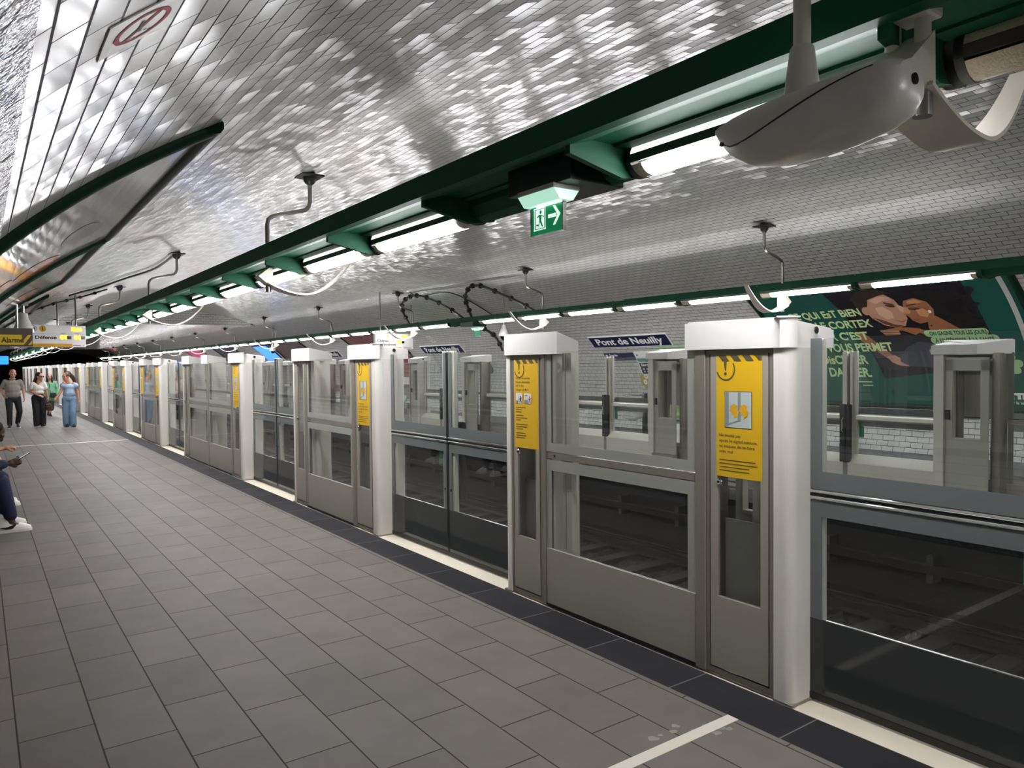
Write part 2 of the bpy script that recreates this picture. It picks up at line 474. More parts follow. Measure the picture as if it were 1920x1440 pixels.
# green ceramic rail with pale upper lip, along both walls
def wall_band(name, s0, s1, off, m, sd, y0=YB, y1=YE):
    bm = MB()
    P = [(s0, 0.0), (s0, off), (s1, off), (s1, 0.0)]
    for (a, oa), (b, ob) in zip(P, P[1:]):
        bm.bm.faces.new([bm.bm.verts.new(p) for p in (wallpt(y0, a, oa, sd), wallpt(y1, a, oa, sd), wallpt(y1, b, ob, sd), wallpt(y0, b, ob, sd))])
    for y in (y0, y1):
        bm.bm.faces.new([bm.bm.verts.new(wallpt(y, a, oa, sd)) for a, oa in P])
    return bm.build(name, m)
for sd in (1, -1):
    struct(wall_band('trim_6', 0.845, 0.915, 0.05, GREENT, sd))
    struct(wall_band('trim_7', 0.915, 0.965, 0.03, mat('pale_ceramic', '#c9c7bd', 0.2), sd))

# ------------------------------------------------------------------ lamps and beams (both rows)
LENSB = emis('uplight_lens', '#fcfaf6', 3.6)
TX, TZ, TR = 2.72, 2.722, 0.088         # tube axis of the near row
def arc_strip(mb, a0, a1, r, y0, y1, n=8, thick=0.004):
    P = [(r * cos(radians(a0 + (a1 - a0) * k / n)), r * sin(radians(a0 + (a1 - a0) * k / n))) for k in range(n + 1)]
    Q = [(x * (1 - thick / r), z * (1 - thick / r)) for x, z in P]
    mb.prism(P + Q[::-1], 'y', y0, y1)
    return mb
def lamp_parts(root, L, lit=True):
    e = 0.03
    lo = LENS if lit else LENSOFF; hi = LENSU if lit else LENSOFF
    k = 0.16 if lit else 0.0
    m = MB(); arc_strip(m, 207, 333, TR, e + k, L - e - k * .4, 10); m.build('diffuser', lo, root, True)
    if lit:
        for a, b_ in ((e, e + k), (L - e - k * .4, L - e)): arc_strip(MB(), 207, 333, TR * .995, a, b_, 10).build('clear_lens_end', LENSOFF, root, True)
    arc_strip(MB(), 22, 86, TR, e, L - e, 6).build('uplight_lens', LENSB if lit else LENSOFF, root, True); arc_strip(MB(), 128, 172, TR, e, L - e, 4).build('upper_lens', hi, root, True)
    m = MB(); m.box(-TR - .0005, -TR + .012, 0, L, -.030, .012); m.box(TR - .012, TR + .0005, 0, L, -.030, .012); m.build('side_rail', LAMPBODY, root)
    m = MB(); m.box(-.055, -.008, 0, L, .060, .088); m.box(-.02, -.008, 0, L, -.02, .06); m.build('reflector', LAMPBODY, root)
    for y in (0.0, L - e):
        m = MB(); m.tube([(0, y, 0), (0, y + e, 0)], TR + .004, 20); m.build('end_cap', BLACK, root, True)
def lamp(label, x, y0, L, lit, rz, grp):
    r = thing('tube_lamp', label, 'lamp', (x, y0, TZ), rz, grp); lamp_parts(r, L, lit); return r
NG, FG = 'tube lamps over the near platform', 'tube lamps over the far platform'
LP = 1.555
near_l = [(1.17, 1.49, True), (-0.30, 1.44, False), (-1.85, 1.50, True), (-3.4, 1.5, True), (-4.95, 1.5, True), (-6.5, 1.5, True)]
y = 4.12
while y + 1.5 < 78:
    near_l.append((y, 1.50, True)); y += LP
far_l = []
y = 3.66
for k in range(7): far_l.append((y, 1.42, True)); y += 1.465
y = 15.15
while y + 1.45 < 78: far_l.append((y, 1.42, True)); y += 1.465
y = 3.66 - 2.93 - 0.5
while y > -7.5: far_l.append((y, 1.42, True)); y -= 1.465
near_l.sort(key=lambda t: t[0]); far_l.sort(key=lambda t: t[0])
proto = {}
idx = 0
for (y0, L, lit) in near_l:
    if y0 < -0.5: lab = 'lit tube lamp of the near row, behind the grey teardrop housing and out of view'
    elif not lit: lab = 'unlit tube lamp with clear ribbed lens beside the twin pole hanger'
    elif y0 < 3: lab = 'lit tube lamp partly hidden by the grey teardrop housing'
    else:
        lab = 'lit tube lamp, %s beyond the hanging green exit sign, near row' % ('nearest' if idx == 0 else ordn(idx)); idx += 1
    key = (round(L, 2), lit)
    if key in proto:
        r = copy_tree(proto[key]); r.location = (TX, y0, TZ); tag(r, lab, 'lamp', NG)
    else: proto[key] = lamp(lab, TX, y0, L, lit, 0, NG)
fx = 2 * XC - TX
i1 = i2 = 0
for (y0, L, lit) in far_l:
    if y0 < 3: lab = 'lit tube lamp of the far row outside the frame on the right'
    elif y0 < 14: lab = 'lit tube lamp over the far platform, %s from the right end of its run' % ('first' if i1 == 0 else ordn(i1)); i1 += 1
    else: lab = 'lit tube lamp over the far platform, %s beyond the small far exit sign' % ('first' if i2 == 0 else ordn(i2)); i2 += 1
    key = (round(L, 2), lit)
    if key in proto:
        r = copy_tree(proto[key]); r.location = (fx, y0 + L, TZ); r.rotation_euler = (0, 0, pi); tag(r, lab, 'lamp', FG)
    else:
        proto[key] = lamp(lab, fx, y0 + L, L, lit, pi, FG)

def make_beam(x, sx, name, label, joints, gaps, y0, y1):
    """green sheet-metal beam carrying the tubes; sx +1: open side to the track on +X"""
    r = thing(name, label, 'light beam', (x, 0, 2.78))
    X = lambda a: sx * a
    m = MB()
    pr = [(X(-.50), -.045), (X(-.50), .075), (X(-.475), .075), (X(-.475), .03), (X(-.06), .03), (X(-.06), .034), (X(-.012), .034), (X(-.012), .026), (X(-.085), .026), (X(-.085), -.0), (X(-.30), -.0), (X(-.44), -.045)]
    m.prism(pr, 'y', y0, y1)
    m.build('box_beam', GREEN, r)
    m = MB(); m.box(min(X(.112), X(.122)), max(X(.112), X(.122)), y0, y1, -.065, .02); m.build('side_skirt', GREEN, r)
    m = MB(); m.box(min(X(-.16), X(-.05)), max(X(-.16), X(-.05)), y0, y1, -.012, .0); m.build('inner_lip', GREEN, r)
    m = MB(); m.box(min(X(-.495), X(-.40)), max(X(-.495), X(-.40)), y0, y1, .03, .085); m.build('cable_tray', GREEN, r)
    for y in joints:
        m = MB(); m.prism([(X(-.44), -.045), (X(-.44), -.085), (X(-.10), -.155), (X(.09), -.125), (X(.125), -.06), (X(.125), .03), (X(-.3), .0)], 'y', y - .018, y + .018); m.build('bracket', GREEN, r)
    for a, b in gaps:
        m = MB(); m.prism([(X(-.10), 0), (X(-.10), -.05), (X(-.06), -.115), (X(.0), -.145), (X(.06), -.115), (X(.10), -.05), (X(.10), .02)], 'y', a, b); m.build('blank_cover', GREEN, r)
    return r
nj = [1.19, 2.69, 4.09] + [4.12 + LP * k - .027 for k in range(1, 48)]
b = make_beam(TX, 1, 'lighting_beam', 'long dark green steel beam carrying the tube lamps over the near platform', nj, [(2.70, 4.08)], YB + .1, 79)
b2 = make_beam(fx, -1, 'lighting_beam', 'long dark green steel beam carrying the tube lamps over the far platform', [y - .022 for (y, l, q) in far_l if y > 0][:48], [(13.92, 15.13), (2.2, 3.64)], YB + .1, 79)
m = MB(); m.box(.36, .52, YB + .1, 9.7, -.03, .10, .01); m.build('cable_duct', GREEN, b2)

# ------------------------------------------------------------------ hangers with the curved cast bracket
def hanger(root, H, twin=False):
    """origin under the ceiling at tube foot level; x=0 lower tube, upper tube at +.44; H = height of ceiling above the tube foot"""
    jog = 0.44
    def tubep(dy, rad, z0, z1):
        pts = [(0, dy, z0 + .10), (0, dy, .70), (0.012, dy, .755), (.05, dy, .79), (.11, dy, .812), (jog - .11, dy, .872), (jog - .05, dy, .89), (jog - .012, dy, .93), (jog, dy, .985), (jog, dy, z1)]
        return MB().tube(pts, rad, 12)
    if twin:
        for dy in (-.045, .045): MB().tube([(0, dy, .10), (0, dy, H + .25)], .024, 14).build('pole', TUBEG, root, True)
        m = MB(); m.box(-.05, .05, -.085, .085, .335, .475, .012); m.build('clamp', TUBEG, root)
        for z in (.375, .44):
            MB().tube([(-.058, -.052, z), (-.045, -.052, z)], .014, 12).build('bolt', BLACK, root)
    else:
        tubep(0, .021, 0, H - .03).build('pole', TUBE, root, True)
        MB().lathe([(.027, .30), (.027, .40)], (0, 0, 0), 14).build('collar', TUBE, root, True)
        m = MB(); m.box(jog - .115, jog + .115, -.115, .115, H - .045, H - .028); m.build('ceiling_plate', BLACK, root)
        m = MB(); m.ell((jog, 0, H - .04), (.07, .055, .09)); m.build('dome_cap', BLACK, root, True)
    # curved bracket: broad strip bent in a smile, folded corner at the pole side, tapering to the tip
    n = 22; pth = []
    for k in range(n + 1):
        t = k / n
        x = -.03 + .885 * t
        z = .02 + (.35 * ((t - .40) / .60) ** 2 if t > .40 else .10 * ((.40 - t) / .40) ** 1.7)
        pth.append((x, z))
    wd = lambda t: .088 * (1 - .62 * max(0, t - .40) / .60)
    m = MB(); th = .014
    rows = []
    for k, (x, z) in enumerate(pth):
        a = pth[max(0, k-1)]; c = pth[min(n, k+1)]
        d = Vector((c[0] - a[0], c[1] - a[1])).normalized(); nx, nz = -d.y, d.x
        ww = wd(k / n)
        rows.append([m.bm.verts.new((x + nx * o, yy, z + nz * o)) for yy, o in ((-ww, 0), (ww, 0), (ww, th), (-ww, th))])
    for A, B_ in zip(rows, rows[1:]):
        for k in range(4): m.bm.faces.new((A[k], A[(k+1) % 4], B_[(k+1) % 4], B_[k]))
    m.bm.faces.new(rows[0][::-1]); m.bm.faces.new(rows[-1])
    br = m.build('curved_bracket', ARC, root, True)
    # folded wedge at the pole
    m = MB(); m.prism([(-.115, .185), (.025, .30), (.03, .10), (-.03, .118)], 'y', -.07, .07); m.build('folded_corner', ARC, br)
    for dy in ((-.045, .045) if twin else (0,)):
        MB().tube([(0, dy, .04), (0, dy, .14)], .028, 14).build('foot_peg', TUBE, root, True)
HX = 2.35; HZ = 2.405
def put_hangers(xs, ys, rz, twin_first, lab, grp):
    P = {}
    for k, y in enumerate(ys):
        tw = twin_first and k == 0
        x = xs
        cx = x + (.44 if rz == 0 else -.44)
        H = (FLAT if y > YS else ceilz(cx)) - HZ
        key = (tw, y > YS)
        lb = lab(k)
        if key in P:
            r = copy_tree(P[key]); r.location = (x, y, HZ); tag(r, lb, 'hanger', grp)
        else:
            r = thing('beam_hanger', lb, 'hanger', (x, y, HZ), rz, grp); hanger(r, H, tw); P[key] = r
put_hangers(HX, [1.15 + 6.2 * k for k in range(13)], 0, True,
            lambda k: 'twin grey pole hanger with curved cast bracket, beside the teardrop housing' if k == 0 else 'steel hanger with curved pale bracket, %s single-pole hanger along the near lamp row' % ('nearest' if k == 1 else ordn(k - 1)), 'hangers of the near lamp beam')
put_hangers(2 * XC - HX, [6.45 + 5.65 * k for k in range(13)], pi, False,
            lambda k: 'steel hanger with curved pale bracket, %s from the right along the far lamp row' % ('first' if k == 0 else ordn(k)), 'hangers of the far lamp beam')

# ------------------------------------------------------------------ grey teardrop housing on its pole (near camera)
def housing():
    r = thing('equipment_housing', 'large grey teardrop-shaped housing hanging on a single thick pole at upper right', 'housing', (2.10, 1.35, 2.60))
    m = MB(); n = 28
    # stations along y: (y, half width, z top, z bottom)
    st = [(-.345, .03, -.105, -.160), (-.335, .07, -.075, -.185), (-.31, .092, -.062, -.215), (-.25, .108, -.056, -.240), (-.15, .115, -.058, -.257), (-.05, .115, -.062, -.266), (.06, .108, -.066, -.268), (.16, .09, -.070, -.255), (.24, .06, -.076, -.215), (.30, .03, -.085, -.150), (.325, .012, -.092, -.112)]
    rings = []
    for (y, hw, zt, zb) in st:
        c = (zt + zb) / 2; h = (zt - zb) / 2; ring = []
        for k in range(n):
            a = 2 * pi * k / n; ca, sa = cos(a), sin(a)
            px = abs(ca) ** .75 * (1 if ca >= 0 else -1); pz = abs(sa) ** .75 * (1 if sa >= 0 else -1)
            ring.append(m.bm.verts.new((hw * px, y, c + h * pz)))
        rings.append(ring)
    for A, B_ in zip(rings, rings[1:]):
        for k in range(n): m.bm.faces.new((A[k], A[(k+1) % n], B_[(k+1) % n], B_[k]))
    m.bm.faces.new(rings[0][::-1]); m.bm.faces.new(rings[-1])
    o = m.build('shell', HOUSING, r, True)
    MB().tube([(0, 0, .08), (0, 0, 1.45)], .026, 20).build('pole', TUBEG, r, True)
    MB().lathe([(.054, -.075), (.050, -.03), (.042, .03), (.036, .075), (.030, .083)], (0, 0, 0), 22).build('socket_cone', HOUSING, r, True)
    m = MB(); m.tube([(-.01, -.343, -.128), (-.01, -.350, -.128)], .016, 16); m.build('eye_hole', BLACKG, r, True)
    # diagonal shell seam on the platform side
    pts = []
    for k in range(13):
        t = k / 12; y = -.27 + .54 * t
        j = max(i for i in range(len(st)) if st[i][0] <= y); f = (y - st[j][0]) / (st[j+1][0] - st[j][0])
        hw = st[j][1] + f * (st[j+1][1] - st[j][1]); zt = st[j][2] + f * (st[j+1][2] - st[j][2]); zb = st[j][3] + f * (st[j+1][3] - st[j][3])
        s = 0.72 - 1.30 * t ** 1.15; c = (zt + zb) / 2; h = (zt - zb) / 2
        cs = sqrt(max(0.02, 1 - abs(s) ** (2/.75))) if abs(s) < 1 else .02
        pts.append((-hw * cs ** .75 - .0005, y, c + h * s))
    MB().tube(pts, .0028, 6).build('seam', BLACK, r, True)
    m = MB(); m.tube([(-.052, .262, -.165), (-.060, .264, -.165)], .008, 10); m.build('screw', BLACK, r)
housing()

# ------------------------------------------------------------------ emergency exit signs on the beams
def poly_flat(name, polys, fn, m, parent, world=False, sub=0):
    """2D polygons (list of point lists) mapped through fn(u,v) to 3D"""
    bm = bmesh.new()
    for p in polys:
        try: bm.faces.new([bm.verts.new((a, b_, 0)) for a, b_ in p])
        except ValueError: pass
    bmesh.ops.triangulate(bm, faces=bm.faces)
    for _ in range(sub): bmesh.ops.subdivide_edges(bm, edges=bm.edges, cuts=1, use_grid_fill=False); bmesh.ops.triangulate(bm, faces=[f for f in bm.faces if len(f.verts) > 3])
    for v in bm.verts: v.co = Vector(fn(v.co.x, v.co.y))
    me = bpy.data.meshes.new(name); bm.to_mesh(me); bm.free(); me.materials.append(m)
    return linko(name, me, parent, world)
def circ(cx, cy, r, n=24, ry=None):
    return [(cx + r * cos(2*pi*k/n), cy + (ry or r) * sin(2*pi*k/n)) for k in range(n)]
def rect(a, b, c, d): return [(a, c), (b, c), (b, d), (a, d)]
def ringp(cx, cy, r0, r1, a0=0, a1=360, n=28, ry=1.0):
    out = []
    for k in range(n):
        t0 = radians(a0 + (a1 - a0) * k / n); t1 = radians(a0 + (a1 - a0) * (k+1) / n)
        out.append([(cx + r0*cos(t0), cy + r0*sin(t0)*ry), (cx + r1*cos(t0), cy + r1*sin(t0)*ry), (cx + r1*cos(t1), cy + r1*sin(t1)*ry), (cx + r0*cos(t1), cy + r0*sin(t1)*ry)])
    return out
def rrect(x0, x1, y0, y1, r, n=5):
    P = []
    for cx, cy, a in ((x1-r, y1-r, 0), (x0+r, y1-r, 90), (x0+r, y0+r, 180), (x1-r, y0+r, 270)):
        for k in range(n + 1): P.append((cx + r*cos(radians(a + 90*k/n)), cy + r*sin(radians(a + 90*k/n))))
    return P
_txt = {}
def text_mesh(body, bold=0.0):
    """flat text in the built-in face, bottom-left at 0, cap height 1"""
    key = (body, bold)
    if key in _txt: return _txt[key]
    def mk(b):
        cu = bpy.data.curves.new('t', 'FONT'); cu.body = b; cu.size = 1.0; cu.offset = bold; cu.resolution_u = 4; cu.fill_mode = 'FRONT'
        ob = bpy.data.objects.new('t', cu); COL.objects.link(ob)
        dg = bpy.context.evaluated_depsgraph_get(); dg.update()
        me = bpy.data.meshes.new_from_object(ob.evaluated_get(dg)); bpy.data.objects.remove(ob); bpy.data.curves.remove(cu)
        vs = [(v.co.x, v.co.y) for v in me.vertices]; fs = [tuple(p.vertices) for p in me.polygons]; bpy.data.meshes.remove(me)
        return vs, fs
    cap = 0.69
    vs, fs = mk(body)
    if not vs: vs = [(0, 0)]
    x0 = min(v[0] for v in vs)
    vs = [((x - x0) / cap, y / cap) for x, y in vs]
    _txt[key] = (vs, fs, max(v[0] for v in vs))
    return _txt[key]
def text_on(name, body, fn, u, v, h, m, parent, width=None, align='L', world=False, bold=0.0, slant=0.0, rot=0.0):
    vs, fs, wd = text_mesh(body, bold)
    sx = (width / wd) if width else h
    W = wd * sx
    ou = u - (W if align == 'R' else W/2 if align == 'C' else 0)
    bm = bmesh.new(); cr, sr = cos(rot), sin(rot)
    V = []
    for x, y in vs:
        a, b_ = x * sx + slant * y * h, y * h
        V.append(bm.verts.new(fn(ou + a * cr - b_ * sr, v + a * sr + b_ * cr)))
    for f in fs:
        try: bm.faces.new([V[i] for i in f])
        except ValueError: pass
    me = bpy.data.meshes.new(name); bm.to_mesh(me); bm.free(); me.materials.append(m)
    return linko(name, me, parent, world)

EXG = mat('exit_sign_green', '#0c8a55', 0.35, noise=0.02, emit='#0c8a55', estr=0.12)
EXW = mat('exit_sign_white', '#e8fff2', 0.35, noise=0.0, emit='#e8fff2', estr=0.22)
def exit_sign(x, y, z, label, sc=1.0, flip=False):
    """emergency luminaire box with a hanging running-man plate; the plate lies in the x-plane and faces -X (or +X)"""
    r = thing('exit_sign', label, 'exit sign', (x, y, z), pi if flip else 0)
    MB().box(-.07, .30, -.27, .27, .13, .30, .006).build('mounting_box', mat('dark_green_box', '#0e2019', .4), r)
    MB().box(-.09, .09, -.16, .16, .108, .135, .006).build('lamp_base', ALUD, r)
    m = MB(); m.prism([(-.085, .108), (-.045, .055), (.045, .055), (.085, .108)], 'y', -.155, .155); m.build('diffuser', emis('exit_lamp' if not flip else 'exit_lamp_far', '#b8f5d8', 0.20), r)
    for k in range(6): MB().box(-.014, .014, -.11 + .036*k - .012, -.11 + .036*k + .012, .048, .056).build('led', mat('led_white', '#ffffff', .3, noise=0, emit='#e8fff4', estr=1.2), r)
    MB().box(-.006, .006, -.135, .135, -.095, .06).build('plate', EXG, r)
    for s in (-.138, .132): MB().box(-.012, .012, s, s + .008, -.10, .06).build('clip', CHROME, r)
    fn = lambda u, v: (-.0075, .125 - u, -.085 + v)
    fr = [rect(.012, .112, .012, .018), rect(.012, .112, .127, .133), rect(.012, .018, .012, .133), rect(.106, .112, .012, .133), rect(.026, .100, .022, .123)]
    poly_flat('door_pictogram', fr, fn, EXW, r)
    man = [circ(.072, .108, .010, 12), [(.055, .095), (.082, .092), (.076, .062), (.060, .062)], [(.060, .066), (.075, .066), (.092, .030), (.084, .026), (.068, .05)], [(.060, .066), (.068, .060), (.052, .044), (.034, .046), (.032, .038), (.055, .034)], [(.056, .095), (.060, .088), (.042, .078), (.040, .086)], [(.080, .092), (.084, .086), (.098, .076), (.101, .082)]]
    fn2 = lambda u, v: (-.0085, .125 - u, -.085 + v)
    poly_flat('running_figure', man, fn2, EXG, r)
    poly_flat('arrow', [rect(.135, .205, .064, .084), [(.175, .125), (.195, .125), (.238, .074), (.195, .023), (.175, .023), (.213, .074)]], fn, EXW, r)
    return r
exit_sign(2.5, 3.115, 2.505, 'green illuminated exit sign with running man and arrow under the near beam')
exit_sign(9.4, 14.35, 2.47, 'small green exit sign under the far beam beyond the left half of the tracks', flip=True)

# ------------------------------------------------------------------ platform screen bays
# local frame: x depth (0 = platform face, + towards the track), y along the platform, z up
CZ0, CZ1 = 1.775, 1.93
def frame4(m, x0, x1, y0, y1, z0, z1, t, tb=None, tt=None):
    tb = t if tb is None else tb; tt = t if tt is None else tt
    m.box(x0, x1, y0, y0 + t, z0, z1); m.box(x0, x1, y1 - t, y1, z0, z1)
    m.box(x0, x1, y0 + t, y1 - t, z0, z0 + tb); m.box(x0, x1, y0 + t, y1 - t, z1 - tt, z1)
    return m
def end_post(root, y0, y1, low):
    m = MB(); r = .055; out = []
    d = .31
    if low:   # rounded outer front corner at y0
        pts = [(0, y1), (d, y1), (d, y0)] + [(r - r*sin(pi/2*k/6), y0 + r - r*cos(pi/2*k/6)) for k in range(7)]
    else:
        pts = [(0, y0)] + [(r - r*cos(pi/2*k/6), y1 - r + r*sin(pi/2*k/6)) for k in range(7)] + [(d, y1), (d, y0)]
    m.prism(pts, 'z', .012, CZ0)
    p = m.build('end_post', WHITE, root, True)
    e = y0 - .001 if low else y1 + .001
    s = -1 if low else 1
    m = MB(); m.box(.070, .084, min(e, e + s*.002), max(e, e + s*.002), 1.44, 1.745, .0006, 1); m.build('light_strip', mat('frosted_strip', '#c6d2d4', .3, noise=0), p)
    m = MB(); m.box(.0, .32, y0 - (.006 if low else 0), y1 + (.006 if not low else 0), 0, .012); m.build('foot_plate', STEEL, p)
def end_cap(root, y0, y1, low, mid=False):
    """white hood; outer corner rounded, inner end tapering backwards, top falling to the rear"""
    m = MB(); r = .06; d = .36; fx_ = -.015
    if mid: P = [(fx_, y0), (fx_, y1), (d, y1 - .05), (d, y0 + .21)]
    elif low: P = [(d, y0 - .006), (d, y1 - .21), (fx_, y1)] + [(fx_ + r - r*sin(pi/2*k/6), y0 - .006 + r - r*cos(pi/2*k/6)) for k in range(7)]
    else: P = [(fx_ + r - r*cos(pi/2*k/6), y1 + .006 - r + r*sin(pi/2*k/6)) for k in range(7)] + [(d, y1 + .006), (d, y0 + .21), (fx_, y0)]
    def zt(x): return CZ1 - .055 * max(0, (x - .05) / .31)
    lo = [m.bm.verts.new((x, y, CZ0)) for x, y in P]; hi = [m.bm.verts.new((x, y, zt(x))) for x, y in P]
    n = len(P); m.bm.faces.new(lo); m.bm.faces.new(hi[::-1])
    for i in range(n): m.bm.faces.new((lo[i], hi[i], hi[(i+1) % n], lo[(i+1) % n]))
    bmesh.ops.recalc_face_normals(m.bm, faces=m.bm.faces)
    bmesh.ops.bevel(m.bm, geom=[e for e in m.bm.edges if abs(e.verts[0].co.z - e.verts[1].co.z) < .06 and min(v.co.z for v in e.verts) > CZ0 + .05], offset=.008, segments=2, affect='EDGES')
    c = m.build('cap', WHITE2, root, True)
    if not mid:
        e = y0 - .006 if low else y1 + .006; s = -1 if low else 1
        MB().tube([(.20, e, 1.862), (.20, e + s*.004, 1.862)], .020, 18).build('sensor_ring', CHROME, c, True)
        MB().tube([(.20, e, 1.862), (.20, e + s*.006, 1.862)], .016, 18).build('sensor_eye', BLACKG, c, True)
def service_panel(root, y0, y1, lock_low, far=False):
    f = MB(); frame4(f, .008, .05, y0, y1, .02, CZ0 - .004, .022, .03, .02); p = f.build('service_panel', STEEL, root)
    a, b_ = y0 + .03, y1 - .03
    m = MB(); gx = .045
    m.box(.006, .03, a, b_, .058, .445); m.box(.006, .03, a, b_, 1.735, 1.752); m.box(.006, .03, a, a + gx, .445, 1.735); m.box(.006, .03, b_ - gx, b_, .445, 1.735)
    m.build('panel_sheet', PANEL, p)
    m = MB(); m.box(.014, .022, a + gx, b_ - gx, .445, 1.735); m.build('glass_pane', GLASS, p)
    if not far:
     m = MB(); m.box(.075, .09, a + gx + .02, b_ - gx, .42, .86); m.build('inner_board', mat('inner_grey_board', '#77776f', .6), p)
    if not far:
     m = MB(); m.box(.10, .16, a + .06, a + .105, .10, 1.74); m.box(.10, .15, a + .125, a + .16, .10, 1.74); m.box(.2, .24, a + .17, a + .20, .1, 1.74); m.build('inner_uprights', ALU, p)
    ly = (y0 + .085) if lock_low else (y1 - .085)
    l = MB(); l.lathe([(.019, 0), (.019, .006), (.013, .012)], (0, 0, 0), 16)
    for v in l.bm.verts: v.co = Vector((.012 - v.co.z, ly + v.co.y, 1.065 + v.co.x))
    lk = l.build('lock', CHROME, p, True)
    MB().tube([(-.001, ly, 1.065), (-.003, ly, 1.065)], .007, 12).build('keyway', BLACKG, lk)
    # rear (track side): lower sheet, deep frame round the pane
    m = MB(); m.box(.26, .275, y0, y1, .34, .88); m.box(.26, .275, y0, a + gx, .88, 1.72); m.box(.26, .275, b_ - gx, y1, .88, 1.72); m.box(.26, .275, y0, y1, 1.60, 1.74); m.build('rear_sheet', ALUD, p)
    m = MB(); frame4(m, .215, .262, a + gx - .012, b_ - gx + .012, .87, 1.62, .018); m.build('rear_frame', ALU, p)
    m = MB(); m.box(.255, .33, y0 - .02, y1, .30, .345); m.box(.27, .31, y0 - .02, y1, .245, .285); m.box(.26, .30, y0, y1, .02, .24); m.build('rear_rail', STEEL, p)
    m = MB(); m.box(.275, .305, y0 + .01, y0 + .05, 1.08, 1.18); m.build('rear_latch', BLACK, p)
def wide_panel(root, y0, y1, emergency):
    fr = MB(); m = fr
    m.box(0.012, .045, y0, y1, 1.048, 1.092)
    p = m.build('fixed_panel', STEEL, root, label='grey fixed panel with clear upper and lower panes')
    k = .055
    m = MB(); frame4(m, .010, .0125, y0 + .004, y1 - .004, 1.098, 1.79, k, .062, .0); frame4(m, .010, .0125, y0 + .004, y1 - .004, .42, 1.042, k, .004, .075)
    m.build('printed_border', FRIT, p)
    m = MB(); m.box(.013, .023, y0 + .002, y1 - .002, 1.096, 1.79); m.build('upper_pane', GLASS, p)
    m = MB(); m.box(.013, .023, y0 + .002, y1 - .002, .42, 1.044); m.build('lower_pane', GLASS, p)
    m = MB(); m.box(.006, .03, y0 + .004, y1 - .004, .03, .42, .002, 1); m.build('lower_sheet', PANEL, p)
    m = MB(); m.box(.002, .03, y0, y1, .012, .03); m.build('bottom_seal', BLACK, p)
    m = MB(); m.box(.05, .075, y1 - .16, y1 - .135, .42, 1.78); m.box(.05, .09, y1 - .23, y1 - .175, .42, 1.78); m.box(.06, .30, y1 - .02, y1 - .005, .10, 1.78); m.build('rear_uprights', ALU, p)
    m = MB(); m.tube([(.011, y0 + (y1 - y0)*.93, 1.07), (.0095, y0 + (y1 - y0)*.93, 1.07)], .007, 10); m.build('rail_hole', BLACKG, p)
    if emergency:
        m = MB(); m.box(.05, .12, y0 + .05, y1 - .24, 1.05, 1.12, .01); m.build('push_bar', ALU, p)
def bay(label, y0, L, mids):
    r = thing('platform_screen_bay', label, 'platform screen', (XN, y0, 0), 0, 'fixed bays of the near platform screen')
    build_bay(r, L, mids); return r
def mullion(root, y0, y1):
    m = MB(); m.box(.0, .20, y0, y1, .014, 1.785, .004, 1)
    m.build('mullion', STEEL, root)
def build_bay(r, L, mids, far=False):
    end_post(r, 0, .10, True); end_post(r, L - .085, L, False)
    end_cap(r, 0, .655, True); end_cap(r, L - .655, L, False)
    service_panel(r, .105, .525, False, far); service_panel(r, L - .455, L - .09, False, far)
    mullion(r, .528, .60); mullion(r, L - .495, L - .458)
    a, b_ = .60, L - .495
    if mids == 1: wide_panel(r, a, b_, False)
    else:
        c = (a + b_) / 2
        wide_panel(r, a, c - .045, far); wide_panel(r, c + .045, b_, far); mullion(r, c - .045, c + .045); end_cap(r, c - .06, c + .36, False, True)
    m = MB(); m.box(.02, .30, .02, L - .02, 0, .012); m.build('base_plate', STEEL, r)

NEAR = [(-4.03, 3.95), (2.12, 2.43), (6.75, 2.43), (11.38, 3.95), (17.53, 2.43), (22.16, 2.43), (26.79, 3.95), (32.94, 2.43), (37.57, 2.43), (42.20, 3.95), (48.35, 2.43), (52.98, 2.43), (57.61, 3.95), (63.76, 2.43), (68.39, 2.43), (73.02, 3.95)]
prot = {}
for k, (y0, L) in enumerate(NEAR):
    long_ = L > 3
    if k == 0: lab = 'white-capped fixed screen bay of the near platform, out of frame on the right'
    elif k == 1: lab = 'white-capped fixed screen bay nearest the camera, with a yellow poster at each end'
    elif k == 2: lab = 'white-capped fixed screen bay, second from the camera on the near platform'
    else: lab = 'white-capped %s, %s from the camera on the near platform' % ('long double-panel screen bay' if long_ else 'fixed screen bay', ordn(k - 1))
    if long_ in prot:
        r = copy_tree(prot[long_]); r.location = (XN, y0, 0); r['label'] = lab
    else: prot[long_] = bay(lab, y0, L, 2 if long_ else 1)
FAR = [(-2.55, 2.16), (1.65, 2.16), (5.85, 2.16), (10.02, 3.40), (15.3, 2.16), (19.5, 2.16), (23.7, 3.4), (29.14, 2.16), (33.34, 2.16), (37.54, 3.4), (42.98, 2.16), (47.18, 2.16), (51.38, 3.4), (56.82, 2.16), (61.02, 2.16), (65.22, 3.4), (70.66, 2.16)]
protf = {}
for k, (y0, L) in enumerate(FAR):
    long_ = L > 3
    lab = 'screen bay of the far platform seen from behind, %s' % (
        'out of frame on the right' if k == 0 else 'before the green poster' if k == 1 else 'second from the right edge' if k == 2 else '%s from the right edge' % ordn(k - 1))
    if long_ in protf: r = copy_tree(protf[long_]); r['label'] = lab
    else:
        r = thing('platform_screen_bay', lab, 'platform screen'); build_bay(r, L, 2 if long_ else 1, True); protf[long_] = r
    r.location = (XF, y0 + L, 0); r.rotation_euler = (0, 0, pi)
    r['group'] = 'fixed bays of the far platform screen'

